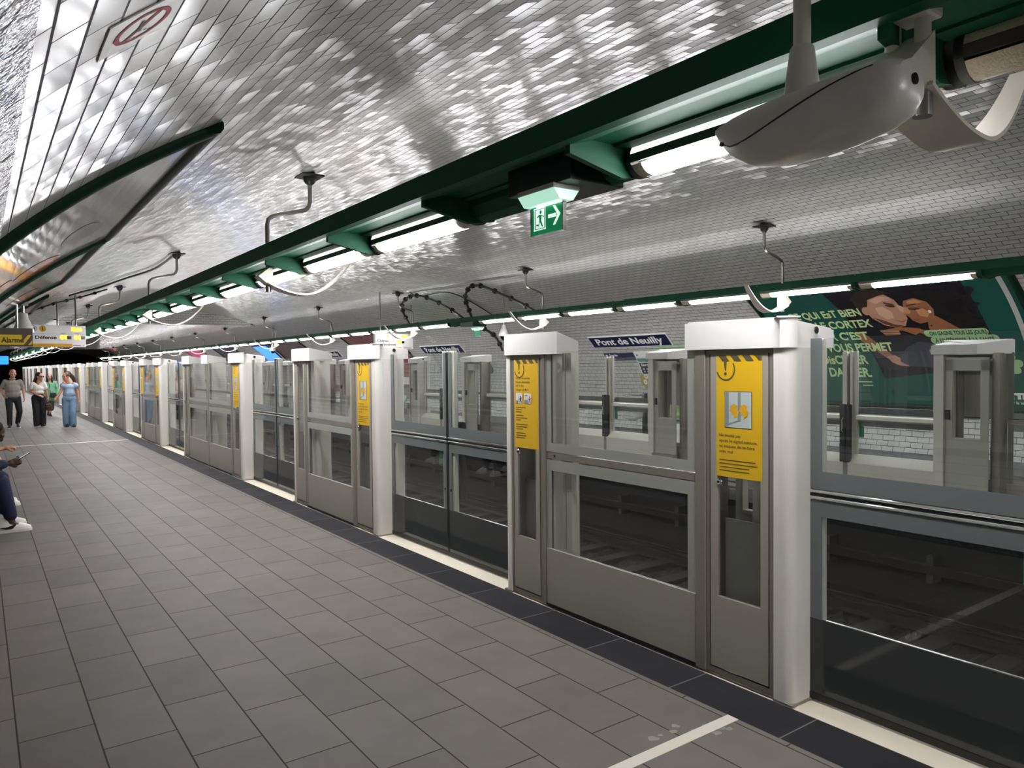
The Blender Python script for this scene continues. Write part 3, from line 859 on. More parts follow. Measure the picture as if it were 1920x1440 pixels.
# ------------------------------------------------------------------ sliding door leaves; local origin at the leaf's outer edge, +y towards the meeting edge
LW = 1.095
def leaf(label, loc, mirror, rz, far):
    r = thing('sliding_door_leaf', label, 'sliding door', loc, rz, None)
    sg = -1 if mirror else 1
    Y = lambda a, b_: (min(sg*a, sg*b_), max(sg*a, sg*b_))
    W = LW
    m = MB(); m.box(.006, .014, *Y(.0, W - .005), 1.07, 1.82); m.build('upper_pane', GLASSG, r)
    m = MB(); m.box(.006, .014, *Y(.0, W - .005), .42, 1.015); m.build('lower_pane', GLASSG, r)
    m = MB()
    for (z0, z1, tb, tt) in ((1.07, 1.82, .09, .0), (.42, 1.015, .004, .08)):
        y0, y1 = Y(.0, W - .005)
        frame4(m, .003, .0055, y0, y1, z0, z1, .06, tb, tt)
    m.build('printed_border', DFRIT, r)
    m = MB(); m.box(.002, .012, *Y(.0, W - .005), .045, .42); m.build('lower_panel', DOORLOW, r)
    m = MB(); m.box(-.004, .02, *Y(.0, W - .005), 1.051, 1.067, .004, 1); m.box(-.004, .02, *Y(.0, W - .005), 1.019, 1.035, .004, 1); m.build('mid_rail', CHROME, r)
    m = MB(); m.box(.001, .02, *Y(.0, W - .005), 1.035, 1.051); m.build('rail_groove', BLACK, r)
    m = MB(); m.box(-.002, .03, *Y(W - .014, W - .001), .03, 1.82); m.build('meeting_seal', BLACK, r)
    m = MB(); m.box(-.002, .02, *Y(.0, W), .012, .045); m.build('bottom_seal', BLACK, r)
    # track side
    m = MB(); m.box(.014, .05, *Y(W - .10, W - .018), .05, 1.83, .004, 1); m.box(.05, .085, *Y(W - .055, W - .018), .05, 1.825, .004, 1); m.build('meeting_stile', ALU, r)
    m = MB(); m.box(.014, .05, *Y(.0, .06), .05, 1.82, .004, 1); m.build('outer_stile', ALU, r)
    m = MB(); y0, y1 = Y(.03, W - .10)
    m.prism([(.014, 1.00), (.014, 1.085), (.075, 1.06), (.085, 1.02), (.03, .995)], 'y', y0, y1); m.build('rear_push_bar', ALU, r)
    m = MB(); zt = .60 if far else .41; m.prism([(.014, .10), (.014, zt), (.055, zt), (.15, zt - .10), (.15, .10)], 'y', *Y(.0, W - .03)); m.build('rear_base_box', ALU, r)
    m = MB(); m.tube([(.002, sg * (W - .05), .60), (.0005, sg * (W - .05), .60)], .012, 12); m.build('keyhole', BLACKG, r)
    if not mirror:
        m = MB(); m.box(.088, .15, *Y(W - .085, W - .002), .50, 1.20, .018); lk = m.build('release_box', BLACK, r)
        m = MB(); m.tube([(.148, sg*(W - .03), .86), (.175, sg*(W - .03), .90), (.175, sg*(W - .03), 1.0), (.148, sg*(W - .03), 1.03)], .008, 8); m.build('release_handle', CHROME, lk)
    else:
        m = MB(); m.box(.088, .15, *Y(W - .06, W - .002), .50, 1.20, .018); m.build('release_box', BLACK, r)
        m = MB(); m.box(.0142, .0150, *Y(W - .17, W - .105), .80, .97); m.build('green_sticker', mat('green_sticker', '#1d6b4a', .5), r)
    return r
DG = 'sliding doors of the near platform screen'; DFG = 'sliding doors of the far platform screen'
LP_ = {}
def doors(lo, hi, k, far):
    c = (lo + hi) / 2
    x = 8.56 if far else XD
    for mirror in (False, True):
        # near: the unmirrored leaf hangs at the low-y side
        if not far: loc = (x, (hi if mirror else lo) - (0 if mirror else 0), 0); rz = 0; low = not mirror
        else: loc = (x, (lo if mirror else hi), 0); rz = pi; low = mirror
        hand = ('right' if low else 'left')
        if not far: lab = '%s glass leaf of the %s sliding door pair from the camera, near platform' % (hand, 'cut-off first' if k == 0 else ordn(k))
        else: lab = '%s leaf, seen from behind, of the %s far-platform door pair from the right edge' % (hand, 'first' if k == 0 else ordn(k))
        w_ = (hi - lo) / 2
        P = LP_.get((mirror, far))
        if P is None:
            P = leaf(lab, loc, mirror, rz, far); LP_[(mirror, far)] = P; q = P
        else:
            q = copy_tree(P); q.location = loc; q.rotation_euler = (0, 0, rz); q['label'] = lab
        q['group'] = DFG if far else DG
        q.scale = (1, w_ / LW * .999, 1)
for k in range(len(NEAR) - 1):
    a = NEAR[k][0] + NEAR[k][1]; b_ = NEAR[k+1][0]
    if k >= 0: doors(a, b_, k, False)
for k in range(1, len(FAR) - 1):
    a = FAR[k][0] + FAR[k][1]; b_ = FAR[k+1][0]
    doors(a, b_, k - 1, True)

# ------------------------------------------------------------------ yellow warning posters on the service panels
PW, PH = 0.285, 0.645
def poster_fn(u, v, off=0.0): return (-off, PW/2 - u, v)
def make_poster(kind, label, loc, rz=0):
    r = thing('warning_poster', label, 'poster', loc, rz, 'yellow warning posters')
    MB().box(0, .001, -PW/2, PW/2, 0, PH).build('sheet', YELLOW, r)
    MB().box(.0012, .002, -PW/2, PW/2, 0, PH).build('paper_back', PAPERB, r)
    f1 = lambda u, v: poster_fn(u, v, .0012); f2 = lambda u, v: poster_fn(u, v, .002); f3 = lambda u, v: poster_fn(u, v, .0028)
    st = [[(u0, PH - .001), (u0 + .045, PH - .001), (u0 + .072, PH - .032), (u0 + .027, PH - .032)] for u0 in (.014, .090, .166)] + [[(.240, PH - .001), (PW - .001, PH - .001), (PW - .001, PH - .030), (.267, PH - .030)]]
    poly_flat('stripe_band', st, f1, INK, r)
    sy = [circ(.060, PH - .098, .0085, 14), [(.051, PH - .035), (.069, PH - .035), (.064, PH - .082), (.056, PH - .082)]] + ringp(.062, PH - .075, .052, .060, 195, 395, 26)
    poly_flat('exclamation_symbol', sy, f1, INK, r)
    if kind == 0:
        poly_flat('picture_panel', [rect(.055, .225, .262, .455)], f1, INK, r)
        poly_flat('picture_ground', [rect(.058, .222, .265, .452)], f2, mat('pale_blue_grey', '#b9c2be', .6, noise=.03), r)
        poly_flat('picture_doors', [rect(.060, .083, .268, .450), rect(.140, .158, .30, .450), [(.083, .275), (.150, .300), (.150, .308), (.083, .285)]], f3, mat('mid_grey_print', '#878d8c', .6), r)
        star = []
        for cx in (.118, .178):
            P = []
            for k in range(16):
                a = 2*pi*k/16; rr = .030 if k % 2 == 0 else .014
                P.append((cx + rr*cos(a), .352 + rr*1.25*sin(a)))
            star.append(P)
        poly_flat('impact_bursts', star, lambda u, v: poster_fn(u, v, .0034), mat('amber_print', '#d9a40f', .6), r)
        for i, t in enumerate(('Ne monte pas', 'après le signal sonore,', 'tu risques de te faire', 'très mal')):
            text_on('lettering', t, f1, .020, .213 - .0285*i, .0165, INK, r, width=[.135, .238, .222, .088][i], bold=.004)
        poly_flat('small_print', [rect(.020, .020 + w_, .088 - .0185*i, .0915 - .0185*i) for i, w_ in enumerate((.228, .240, .190, .190))], f1, INK, r)
    else:
        for i, (t, w_) in enumerate((('Ne pas se pencher', .175), ('Ne pas descendre', .170), ('sur la voie', .098), ('Danger de Mort', .158))):
            text_on('lettering', t, f1, .018, [.500, .472, .446, .416][i], .0165, INK, r, width=w_, bold=.003)
        poly_flat('pictogram_ground', [rrect(.020, .098, .322, .398, .008), rrect(.122, .205, .322, .398, .008)], f2, PAPER, r)
        poly_flat('pictogram_wall', [rect(.022, .050, .324, .345), rect(.054, .057, .345, .385), rect(.124, .172, .324, .350), rect(.132, .162, .380, .386), rect(.136, .139, .35, .38), rect(.155, .158, .35, .38)], f3, mat('mid_grey_print', '#878d8c', .6), r)
        fig = lambda c: [circ(c, .371, .0065, 10), [(c - .007, .363), (c + .007, .363), (c + .005, .343), (c - .005, .343)], [(c - .005, .345), (c, .345), (c - .010, .326), (c - .014, .327)], [(c, .345), (c + .005, .345), (c + .014, .328), (c + .010, .326)], [(c - .006, .362), (c - .004, .357), (c - .018, .349), (c - .019, .353)], [(c + .006, .362), (c + .005, .356), (c + .018, .365), (c + .018, .370)]]
        poly_flat('figure_black', fig(.078), f3, INKB, r); poly_flat('figure_red', fig(.188), f3, mat('red_print', '#a3213a', .6), r)
        bars = []
        for b0, ws in ((.292, (.120, .070, .062)), (.232, (.090, .138, .058)), (.168, (.142, .132, .085)), (.104, (.115, .122, .108))):
            for i, w_ in enumerate(ws): bars.append(rect(.020, .020 + w_, b0 - .0165*i, b0 + .0045 - .0165*i))
        poly_flat('small_print', bars, f1, INK, r)
    return r
PZ = 1.098
def high_end(k): y0, L = NEAR[k]; return y0 + L - .275
def low_end(k): return NEAR[k][0] + .312
p1 = make_poster(0, 'yellow warning poster with a picture panel, near end of the nearest screen bay', (XN + .005, low_end(1), PZ))
p2 = make_poster(1, 'yellow warning poster with two small pictograms, left end of the nearest screen bay', (XN + .005, high_end(1), PZ))
for k, both in ((2, False), (3, False), (4, True), (5, True), (6, True), (7, True), (8, True)):
    q = copy_tree(p1); q.location = (XN + .005, low_end(k), PZ)
    q['label'] = 'yellow warning poster at the near end of the %s screen bay from the camera' % ordn(k - 1)
    if both:
        q = copy_tree(p2); q.location = (XN + .005, high_end(k), PZ)
        q['label'] = 'yellow warning poster at the far end of the %s screen bay from the camera' % ordn(k - 1)
for k in (1, 2):
    y0, L = FAR[k]
    q = copy_tree(p1); q.location = (XF - .005, y0 + L - .312, PZ); q.rotation_euler = (0, 0, pi)
    q['label'] = 'pale back of a poster in the far-platform screen bay %s' % ('at the right edge' if k == 1 else 'below the nearest name sign')

# ------------------------------------------------------------------ things on the curved walls
def WF(Y0, side, off):
    """u runs to the viewer's right, v = arc height"""
    return lambda u, v: wallpt(Y0 - u if side > 0 else Y0 + u, v, off, side)
def wall_sheet(name, Y0, w_, s0, s1, off, side, m, parent, world=True, n=14, thick=0.0):
    fn = WF(Y0, side, off); b = MB()
    g = [[b.bm.verts.new(fn(u, s0 + (s1 - s0) * k / n)) for u in (0, w_)] for k in range(n + 1)]
    for a, c in zip(g, g[1:]): b.bm.faces.new((a[0], a[1], c[1], c[0]))
    if thick > 0:
        f2 = WF(Y0, side, off - thick)
        h = [[b.bm.verts.new(f2(u, s0 + (s1 - s0) * k / n)) for u in (0, w_)] for k in range(n + 1)]
        for k in range(n):
            b.bm.faces.new((g[k][0], g[k+1][0], h[k+1][0], h[k][0])); b.bm.faces.new((g[k][1], h[k][1], h[k+1][1], g[k+1][1]))
        b.bm.faces.new((g[0][0], h[0][0], h[0][1], g[0][1])); b.bm.faces.new((g[n][0], g[n][1], h[n][1], h[n][0]))
    o = b.build(name, m, parent, world=world); return o
def station_sign(Y0, label):
    r = thing('station_sign', label, 'sign', wallpt(Y0 - 1.2, 2.2, 0, 1), 0, 'blue station name signs')
    wall_sheet('border', Y0, 2.45, 2.285, 2.63, .030, 1, WENAMEL, r, thick=.028)
    wall_sheet('panel', Y0 - .014, 2.422, 2.299, 2.616, .032, 1, NAVY, r)
    text_on('lettering', 'Pont de Neuilly', WF(Y0, 1, .034), .20, 2.375, .185, WENAMEL, r, width=2.06, world=True, bold=.028)
    return r
station_sign(13.155, 'blue Pont de Neuilly name sign on the far wall between the two nearest white caps')
station_sign(21.36, 'blue Pont de Neuilly name sign seen above the nearest sliding doors')
station_sign(30.6, 'blue Pont de Neuilly name sign half hidden behind the second white screen bay cap')
station_sign(39.8, 'small distant blue Pont de Neuilly name sign left of the second screen bay')

def ad_frame(r, Y0, w_, s0, s1, side, m=GREENT, rad=.05):
    """half-round ceramic border following the wall"""
    f = WF(Y0, side, .0)
    for u in (0, w_):
        MB().tube([f(u, s0 + (s1 - s0) * k / 24) for k in range(25)], rad, 10).build('frame_upright', m, r, True, world=True)
    for v in (s0, s1):
        MB().tube([f(-rad, v), f(w_ + rad, v)], rad, 10).build('frame_rail', m, r, True, world=True)
def big_poster(Y0, w_, s0, s1, side, label, m, cat='advertising poster'):
    r = thing('advertising_poster', label, cat, wallpt(Y0 - side * w_/2, s0, 0, side), 0, 'large wall posters')
    ad_frame(r, Y0, w_, s0, s1, side)
    wall_sheet('print', Y0 - side*.05, w_ - .1, s0 + .04, s1 - .04, .018, side, m, r, n=30)
    return r
# the green poster with the embracing couple
PG = mat('poster_green', '#0f5044', 0.25, noise=0.05, scale=2)
po = big_poster(8.18, 4.10, .985, 3.62, 1, 'large green poster of an embracing couple with handwritten-style slogan', PG)
PY = 8.18
def pf(off): return WF(PY, 1, off)
def U(Y): return PY - Y
wall_sheet('pale_margin', 4.26, .07, 1.03, 3.58, .020, 1, mat('pale_grey_print', '#b9bab6', .4), po, n=24)
poly_flat('dark_photo', [[(U(6.78), 3.42), (U(4.70), 3.42), (U(4.66), 2.50), (U(4.60), 1.72), (U(6.42), 1.47)]], pf(.020), mat('poster_dark', '#17141b', .25, noise=.2), po, True, sub=4)
skinA = mat('print_skin_pale', '#b98a72', .35, noise=.15, scale=6); skinB = mat('print_skin_tan', '#96603f', .35, noise=.2, scale=6); skinD = mat('print_skin_shadow', '#5c3826', .35, noise=.15)
hairA = mat('print_hair_brown', '#2d211b', .35, noise=.2); suit = mat('print_suit', '#14141b', .35); dress = mat('print_dress', '#3a3a45', .35, noise=.1); lip = mat('print_lip', '#8c4a44', .35)
def pp(name, pts, off, m, sub=2): return poly_flat(name, [[(U(a), b_) for a, b_ in pts]], pf(off), m, po, True, sub=sub)
def bl(c, ry, rz, tilt=0, n=26):
    return [(c[0] + ry*cos(2*pi*k/n)*cos(tilt) - rz*sin(2*pi*k/n)*sin(tilt), c[1] + ry*cos(2*pi*k/n)*sin(tilt) + rz*sin(2*pi*k/n)*cos(tilt)) for k in range(n)]
pp('print_woman_hair', [(5.62, 3.22), (5.30, 3.34), (4.98, 3.25), (4.80, 2.95), (4.76, 2.55), (4.86, 2.30), (5.20, 2.28), (5.34, 2.6), (5.40, 2.9)], .0215, mat('print_hair_black', '#0c0a0d', .35), 2)
pp('print_suit', [(6.62, 2.66), (6.30, 2.64), (5.95, 2.46), (5.75, 2.30), (5.90, 1.70), (6.35, 1.60), (6.60, 2.2)], .0215, suit)
pp('print_man_head', [(6.33, 3.05), (6.28, 3.24), (6.10, 3.36), (5.88, 3.32), (5.74, 3.12), (5.72, 2.98), (5.60, 2.84), (5.70, 2.78), (5.70, 2.68), (5.78, 2.52), (5.92, 2.48), (6.10, 2.55), (6.24, 2.72), (6.28, 2.88)], .0222, skinA)
pp('print_man_hair', [(6.38, 2.98), (6.40, 3.22), (6.22, 3.40), (5.90, 3.40), (5.76, 3.28), (5.95, 3.24), (6.14, 3.16), (6.20, 3.02), (6.28, 2.92)], .0228, hairA)
pp('print_man_ear', bl((6.27, 2.90), .065, .10, .3), .0231, skinA)
pp('print_man_brow', [(5.92, 3.08), (5.78, 3.02), (5.78, 3.00), (5.93, 3.05)], .0234, hairA, 0)
pp('print_man_eye', bl((5.84, 2.97), .045, .018, .2), .0234, suit, 0)
pp('print_man_mouth', [(5.92, 2.66), (5.80, 2.62), (5.71, 2.66), (5.80, 2.595)], .0234, lip, 0)
pp('print_man_beard', [(6.22, 2.74), (6.10, 2.58), (5.94, 2.49), (5.80, 2.52), (5.94, 2.56), (6.08, 2.66)], .0231, skinD)
pp('print_woman_face', [(5.62, 3.08), (5.45, 3.13), (5.30, 3.02), (5.26, 2.84), (5.30, 2.68), (5.42, 2.58), (5.55, 2.55), (5.64, 2.62), (5.66, 2.70), (5.72, 2.78), (5.68, 2.86), (5.66, 2.98)], .0230, skinB)
pp('print_woman_neck', [(5.42, 2.62), (5.28, 2.70), (5.02, 2.40), (4.86, 2.20), (5.10, 1.95), (5.36, 2.16), (5.46, 2.44)], .0226, skinB)
pp('print_woman_brow', [(5.62, 2.97), (5.46, 3.0), (5.46, 2.98), (5.62, 2.945)], .0236, hairA, 0)
pp('print_woman_eye', [(5.60, 2.88), (5.45, 2.87), (5.53, 2.85)], .0236, suit, 0)
pp('print_woman_mouth', [(5.64, 2.66), (5.50, 2.64), (5.60, 2.61)], .0236, lip, 0)
pp('print_man_cheek', [(6.10, 2.96), (5.98, 2.98), (5.88, 2.84), (5.90, 2.70), (6.02, 2.68), (6.10, 2.80)], .0229, mat('print_skin_light', '#d3a78d', .35, noise=.1, scale=8))
pp('print_man_forehead', [(6.12, 3.14), (5.96, 3.22), (5.80, 3.20), (5.78, 3.10), (5.92, 3.11), (6.06, 3.05)], .0229, mat('print_skin_light', '#d3a78d', .35))
pp('print_man_nose', [(5.76, 3.0), (5.70, 2.97), (5.60, 2.845), (5.69, 2.80), (5.75, 2.84)], .0231, mat('print_skin_light', '#d3a78d', .35))
pp('print_man_socket', bl((5.85, 2.985), .075, .035, .25), .0230, skinD)
pp('print_man_eyewhite', bl((5.845, 2.972), .036, .014, .2), .0233, PAPER, 0)
pp('print_woman_cheek', [(5.52, 2.86), (5.40, 2.88), (5.33, 2.78), (5.40, 2.68), (5.50, 2.72)], .0233, mat('print_skin_gold', '#c08a62', .35, noise=.1, scale=8))
pp('print_woman_forehead', [(5.58, 3.06), (5.45, 3.10), (5.36, 3.02), (5.44, 3.0), (5.58, 3.0)], .0233, mat('print_skin_gold', '#c08a62', .35))
pp('print_woman_nose', [(5.66, 2.94), (5.72, 2.79), (5.64, 2.77), (5.60, 2.82), (5.62, 2.92)], .0234, mat('print_skin_gold', '#c08a62', .35))
pp('print_woman_socket', bl((5.53, 2.885), .085, .030, .05), .0233, skinD)
random.seed(3)
poly_flat('print_curls', [[(U(a), b_) for a, b_ in bl((5.0 + random.uniform(-.34, .40), 2.78 + random.uniform(-.5, .5)), random.uniform(.03, .07), random.uniform(.03, .07), 0, 10)] for _ in range(60)], pf(.0218), mat('print_curl', '#1a1315', .35), po, True)['kind'] = 'stuff'
poly_flat('print_lace', [[(U(a), b_) for a, b_ in bl((5.52 - .28*random.random() + .1, 2.50 - .28*random.random()), .018, .018, 0, 8)] for _ in range(26)], pf(.0232), suit, po, True)
pp('print_earring', bl((5.33, 2.80), .022, .035), .0238, WENAMEL, 0)
pp('print_dress', [(5.40, 2.12), (5.16, 2.05), (4.98, 2.12), (5.25, 1.66), (6.20, 1.72), (5.92, 2.06), (5.7, 2.18)], .0236, dress)
pp('print_arm', [(6.20, 2.44), (5.86, 2.42), (5.70, 2.32), (5.62, 2.36), (5.40, 2.22), (5.16, 1.98), (5.06, 1.98), (5.30, 2.28), (5.62, 2.46), (5.90, 2.50)], .0242, skinB)
for k in range(4): pp('print_finger', [(6.22 - .015*k, 2.44 - .03*k), (5.92, 2.42 - .022*k), (5.92, 2.40 - .022*k), (6.21 - .015*k, 2.42 - .03*k)], .0246, skinB if k % 2 else skinA, 0)
pp('print_forearm', [(6.66, 2.40), (6.52, 2.42), (6.16, 1.90), (6.04, 1.76), (6.10, 1.72), (6.28, 1.86), (6.60, 2.22)], .0240, skinB)
pp('print_hand', [(6.28, 1.90), (6.14, 1.92), (5.98, 1.78), (5.96, 1.70), (6.10, 1.72), (6.22, 1.78)], .0244, skinA)
SLO = mat('slogan_pale_green', '#bfd79a', .4, noise=.02)
for t, yR, v, wd_, rot in (('CE QUi EsT BiEN', 6.37, 2.785, 1.30, .02), ('AVEC LE CORTEX', 6.29, 2.525, 1.50, .01), ('MOTEUR C\'EST', 6.45, 2.265, 1.36, .0), ('QU\'iL VOUS PERMET', 6.13, 2.015, 1.62, .0), ('DE DisCUTER', 6.62, 1.762, 1.12, .0), ('ET DANSER.', 6.62, 1.51, 1.03, .0)):
    text_on('slogan', t, pf(.026), U(yR) - wd_, v, .165, SLO, po, width=wd_, world=True, bold=.032, rot=rot)
poly_flat('slogan_underline', [rect(U(6.88), U(6.64), 1.40, 1.42), rect(U(6.82), U(6.64), 1.335, 1.355)], pf(.026), SLO, po, True)
BUB = mat('bubble_green', '#9fc08a', .4, noise=.02); BINK = mat('bubble_ink', '#123c30', .4)
poly_flat('speech_bubble', [rrect(U(5.56), U(4.66), 2.27, 2.41, .065), rrect(U(5.50), U(4.55), 2.12, 2.275, .07)], pf(.027), BUB, po, True)
text_on('bubble_text', 'ON GAGNE TOUS LES JOURS', pf(.0285), U(5.48), 2.30, .075, BINK, po, width=.80, world=True, bold=.03)
text_on('bubble_text', 'À S\'INTÉRESSER À LA SANTÉ.', pf(.0285), U(5.44), 2.155, .075, BINK, po, width=.84, world=True, bold=.03)
poly_flat('speech_bubble', [rrect(U(5.58), U(4.52), 1.92, 2.04, .055), rrect(U(5.5), U(4.42), 1.80, 1.93, .055), rrect(U(5.4), U(4.34), 1.68, 1.81, .055), rrect(U(5.4), U(4.38), 1.57, 1.69, .055)], pf(.027), BUB, po, True)
text_on('logo_lettering', 'Inserm', pf(.026), U(4.93), 1.17, .125, WENAMEL, po, width=.62, world=True, bold=.05)
text_on('logo_lettering', 'La science pour la santé', pf(.026), U(4.93), 1.085, .042, WENAMEL, po, width=.62, world=True, bold=.02)

# further posters on the far wall
rp = big_poster(26.4, 4.0, .985, 3.62, 1, 'dark red poster on the far wall left of the second name sign', mat('poster_rose', '#7a4a4c', .25, noise=.35, scale=.9))
wall_sheet('red_band', 26.3, 3.85, 1.40, 2.62, .022, 1, mat('poster_red', '#8e2230', .25, noise=.25, scale=1.2), rp)
wall_sheet('white_band', 26.3, 3.85, 1.08, 1.36, .022, 1, PAPER, rp)
bp_ = big_poster(35.0, 4.0, .985, 3.62, 1, 'brown and mauve poster on the far wall beyond the third name sign', mat('poster_brown', '#5d4a4a', .25, noise=.5, scale=1.0))
wall_sheet('mauve_band', 35.1, 3.85, 1.2, 2.1, .022, 1, mat('poster_mauve', '#5b3a4d', .25, noise=.3), bp_)
r = thing('advertising_screen', 'lit blue screen on the far wall above the distant far-platform caps', 'screen', wallpt(34, 2.6, 0, 1))
wall_sheet('screen', 37.6, 2.1, 2.15, 3.3, .05, 1, mat('screen_blue', '#2450d8', .2, noise=.3, scale=1.5, emit='#2a5cf0', estr=1.2), r, thick=.04)
wall_sheet('case', 37.68, 2.26, 2.07, 3.38, .045, 1, BLACK, r, thick=.044)
big_poster(45.0, 4.0, .985, 3.62, 1, 'slate grey poster on the far wall beyond the fourth name sign', mat('poster_slate', '#454a5c', .25, noise=.3, scale=1))
pk = big_poster(52.0, 4.0, .985, 3.62, 1, 'distant pink poster on the far wall, seen through the far doors', mat('poster_pink', '#b2486e', .25, noise=.3, scale=1, emit='#d0508a', estr=.12))
# posters on the near wall (upper left), glossy and foreshortened
LGP = mat('poster_pale_gloss', '#8d8884', 0.07, noise=.25, scale=.8)
lp_ = big_poster(4.12, 3.95, .985, 3.70, -1, 'glossy pale poster in a green tiled frame at upper left, the nearer one', LGP)
poly_flat('orange_reflection', [bl((3.35, 2.95), .55, .22, .2), bl((3.0, 2.62), .40, .10)], WF(4.12, -1, .021), mat('reflection_orange', '#c96a2c', .07, noise=.3), lp_, True, sub=3)  # orange reflections in the glossy poster, painted as flat blobs
poly_flat('grey_reflection', [bl((2.4, 3.25), .55, .16, .1)], WF(4.12, -1, .020), mat('reflection_grey', '#4d4a50', .07, noise=.3), lp_, True, sub=3)  # grey reflection painted onto the same glossy sheet
lq = big_poster(8.22, 3.95, .985, 3.66, -1, 'glossy pale poster in a green tiled frame at upper left, the farther one', mat('poster_pale_green', '#7f8478', .07, noise=.25, scale=.9))
poly_flat('orange_reflection', [bl((2.6, 3.0), .5, .20, .2), bl((3.3, 3.1), .35, .12)], WF(8.22, -1, .021), mat('reflection_orange', '#c96a2c', .07, noise=.3), lq, True, sub=3)  # painted orange reflections on the farther poster as well
big_poster(14.5, 3.95, .985, 3.6, -1, 'pinkish poster on the near wall behind the dome camera', mat('poster_rosy', '#8a6d6e', .1, noise=.25))
# hammered glossy panel on the near wall, far upper left edge of the picture
hm = MB(); n = 14; fn = WF(-4.0, -1, .02)
for k in range(n):
    a, b_ = .99 + 1.517*k/n, .99 + 1.517*(k+1)/n
    hm.bm.faces.new([hm.bm.verts.new(fn(u, v)) for u, v in ((0, a), (7.9, a), (7.9, b_), (0, b_))])
o = hm.build('relief_panel', mat('hammered_gloss', '#6d6f74', 0.12, metal=.6, noise=.3, scale=9, bump=1.0, bscale=14), None)
tag(o, 'glossy hammered panel along the near wall at the upper left edge', 'wall panel')

# no-smoking plates
def no_smoking(Y, s, side, label, R):
    r = thing('no_smoking_sign', label, 'sign', wallpt(Y, s, 0, side), 0, 'no smoking plates')
    fn = WF(Y + side * R * 1.35, side, .0052); c = R * 1.35
    wall_sheet('clear_plate', Y + side * R * 1.35, 2.7*R, s - 1.35*R, s + 1.35*R, .004, side, mat('clear_plate_white', '#c4c1ba', .35, noise=.03, spec=.2), r, n=4, thick=.003)
    RED = mat('sign_red', '#9c1d22', .6, noise=.05, spec=.2)
    poly_flat('red_ring', ringp(c, s, R * .82, R, 0, 360, 36), fn, RED, r, True)
    a = radians(-38); t = R * .09
    poly_flat('red_bar', [[(c + R*.9*cos(a) + t*sin(a), s + R*.9*sin(a) - t*cos(a)), (c + R*.9*cos(a) - t*sin(a), s + R*.9*sin(a) + t*cos(a)), (c - R*.9*cos(a) - t*sin(a), s - R*.9*sin(a) + t*cos(a)), (c - R*.9*cos(a) + t*sin(a), s - R*.9*sin(a) - t*cos(a))]], fn, RED, r, True)
    poly_flat('cigarette', [rect(c - R*.5, c + R*.35, s - R*.12, s + R*.0)] + [circ(c + R*.42 + .01*k, s + R*(.16 + .16*k), R*.07, 8) for k in range(3)], WF(Y + side*R*1.35, side, .0058), INKB, r, True)
no_smoking(1.89, 2.838, -1, 'round red no-smoking plate on the tiled vault at upper left', .078)
no_smoking(20.24, 2.91, 1, 'tiny round no-smoking plate on the far wall above the second name sign', .11)

# exit direction plate, information plate, ochre disc
r = thing('direction_sign', 'small blue Sortie plate below the nearest station name sign', 'sign', wallpt(12.5, 2.0, 0, 1))
wall_sheet('panel', 12.97, .95, 1.90, 2.105, .03, 1, NAVY, r, thick=.026)
text_on('lettering', 'Sortie', WF(12.97, 1, .032), .17, 2.025, .062, WENAMEL, r, width=.27, world=True, bold=.03)
poly_flat('arrow', [[(.035, 2.05), (.075, 2.085), (.085, 2.075), (.067, 2.058), (.125, 2.058), (.125, 2.042), (.067, 2.042), (.085, 2.025), (.075, 2.015)]], WF(12.97, 1, .032), WENAMEL, r, True)
poly_flat('small_line', [rect(.25, .62, 1.935, 1.95)], WF(12.97, 1, .032), mat('dim_white', '#a9abb8', .4), r, True)
r = thing('information_sign', 'pale information plate with teal band and a blue Sortie block beside the small Sortie plate', 'sign', wallpt(11.7, 1.8, 0, 1))
wall_sheet('panel', 11.99, .85, 1.52, 2.12, .03, 1, WENAMEL, r, thick=.026)
wall_sheet('teal_band', 11.97, .80, 1.86, 1.95, .032, 1, mat('teal_enamel', '#1f8378', .3), r)
wall_sheet('navy_block', 11.97, .80, 1.54, 1.83, .032, 1, NAVY, r)
text_on('lettering', 'Sortie', WF(11.97, 1, .034), .05, 1.745, .065, WENAMEL, r, width=.30, world=True, bold=.03)
poly_flat('small_rows', [circ(.09, 1.665, .022, 14), circ(.09, 1.60, .022, 14), rect(.16, .34, 1.655, 1.675), rect(.16, .30, 1.59, 1.61)], WF(11.97, 1, .034), WENAMEL, r, True)
poly_flat('icons', [circ(.06, 2.045, .028, 16), rect(.36, .46, 2.03, 2.06)], WF(11.97, 1, .032), mat('icon_grey', '#5d6068', .4), r, True)
r = thing('info_disc', 'ochre round plate with three white circles under the information plate', 'sign', wallpt(11.9, 1.37, 0, 1))
dp = circ(.2, 1.37, .20, 36); f0 = WF(12.1, 1, .02)
poly_flat('disc', [dp], f0, mat('ochre_enamel', '#a8962f', .35), r, True)
poly_flat('white_circles', [circ(.19, 1.47, .062, 20), circ(.13, 1.33, .062, 20), circ(.27, 1.33, .062, 20)], WF(12.1, 1, .022), WENAMEL, r, True)
poly_flat('marks', [rect(.16, .22, 1.465, 1.478), rect(.10, .16, 1.325, 1.338), rect(.24, .30, 1.325, 1.338)], WF(12.1, 1, .024), INKB, r, True)
r = thing('round_plaque', 'dark round plaque on the far wall below the second name sign', 'sign', wallpt(18.15, 1.7, 0, 1))
poly_flat('disc', [circ(.24, 1.72, .24, 30)], WF(18.4, 1, .02), mat('dark_blue_grey', '#32364a', .3), r, True)
poly_flat('rim', ringp(.24, 1.72, .215, .24, 0, 360, 30), WF(18.4, 1, .023), mat('pale_grey_print', '#b9bab6', .4), r, True)

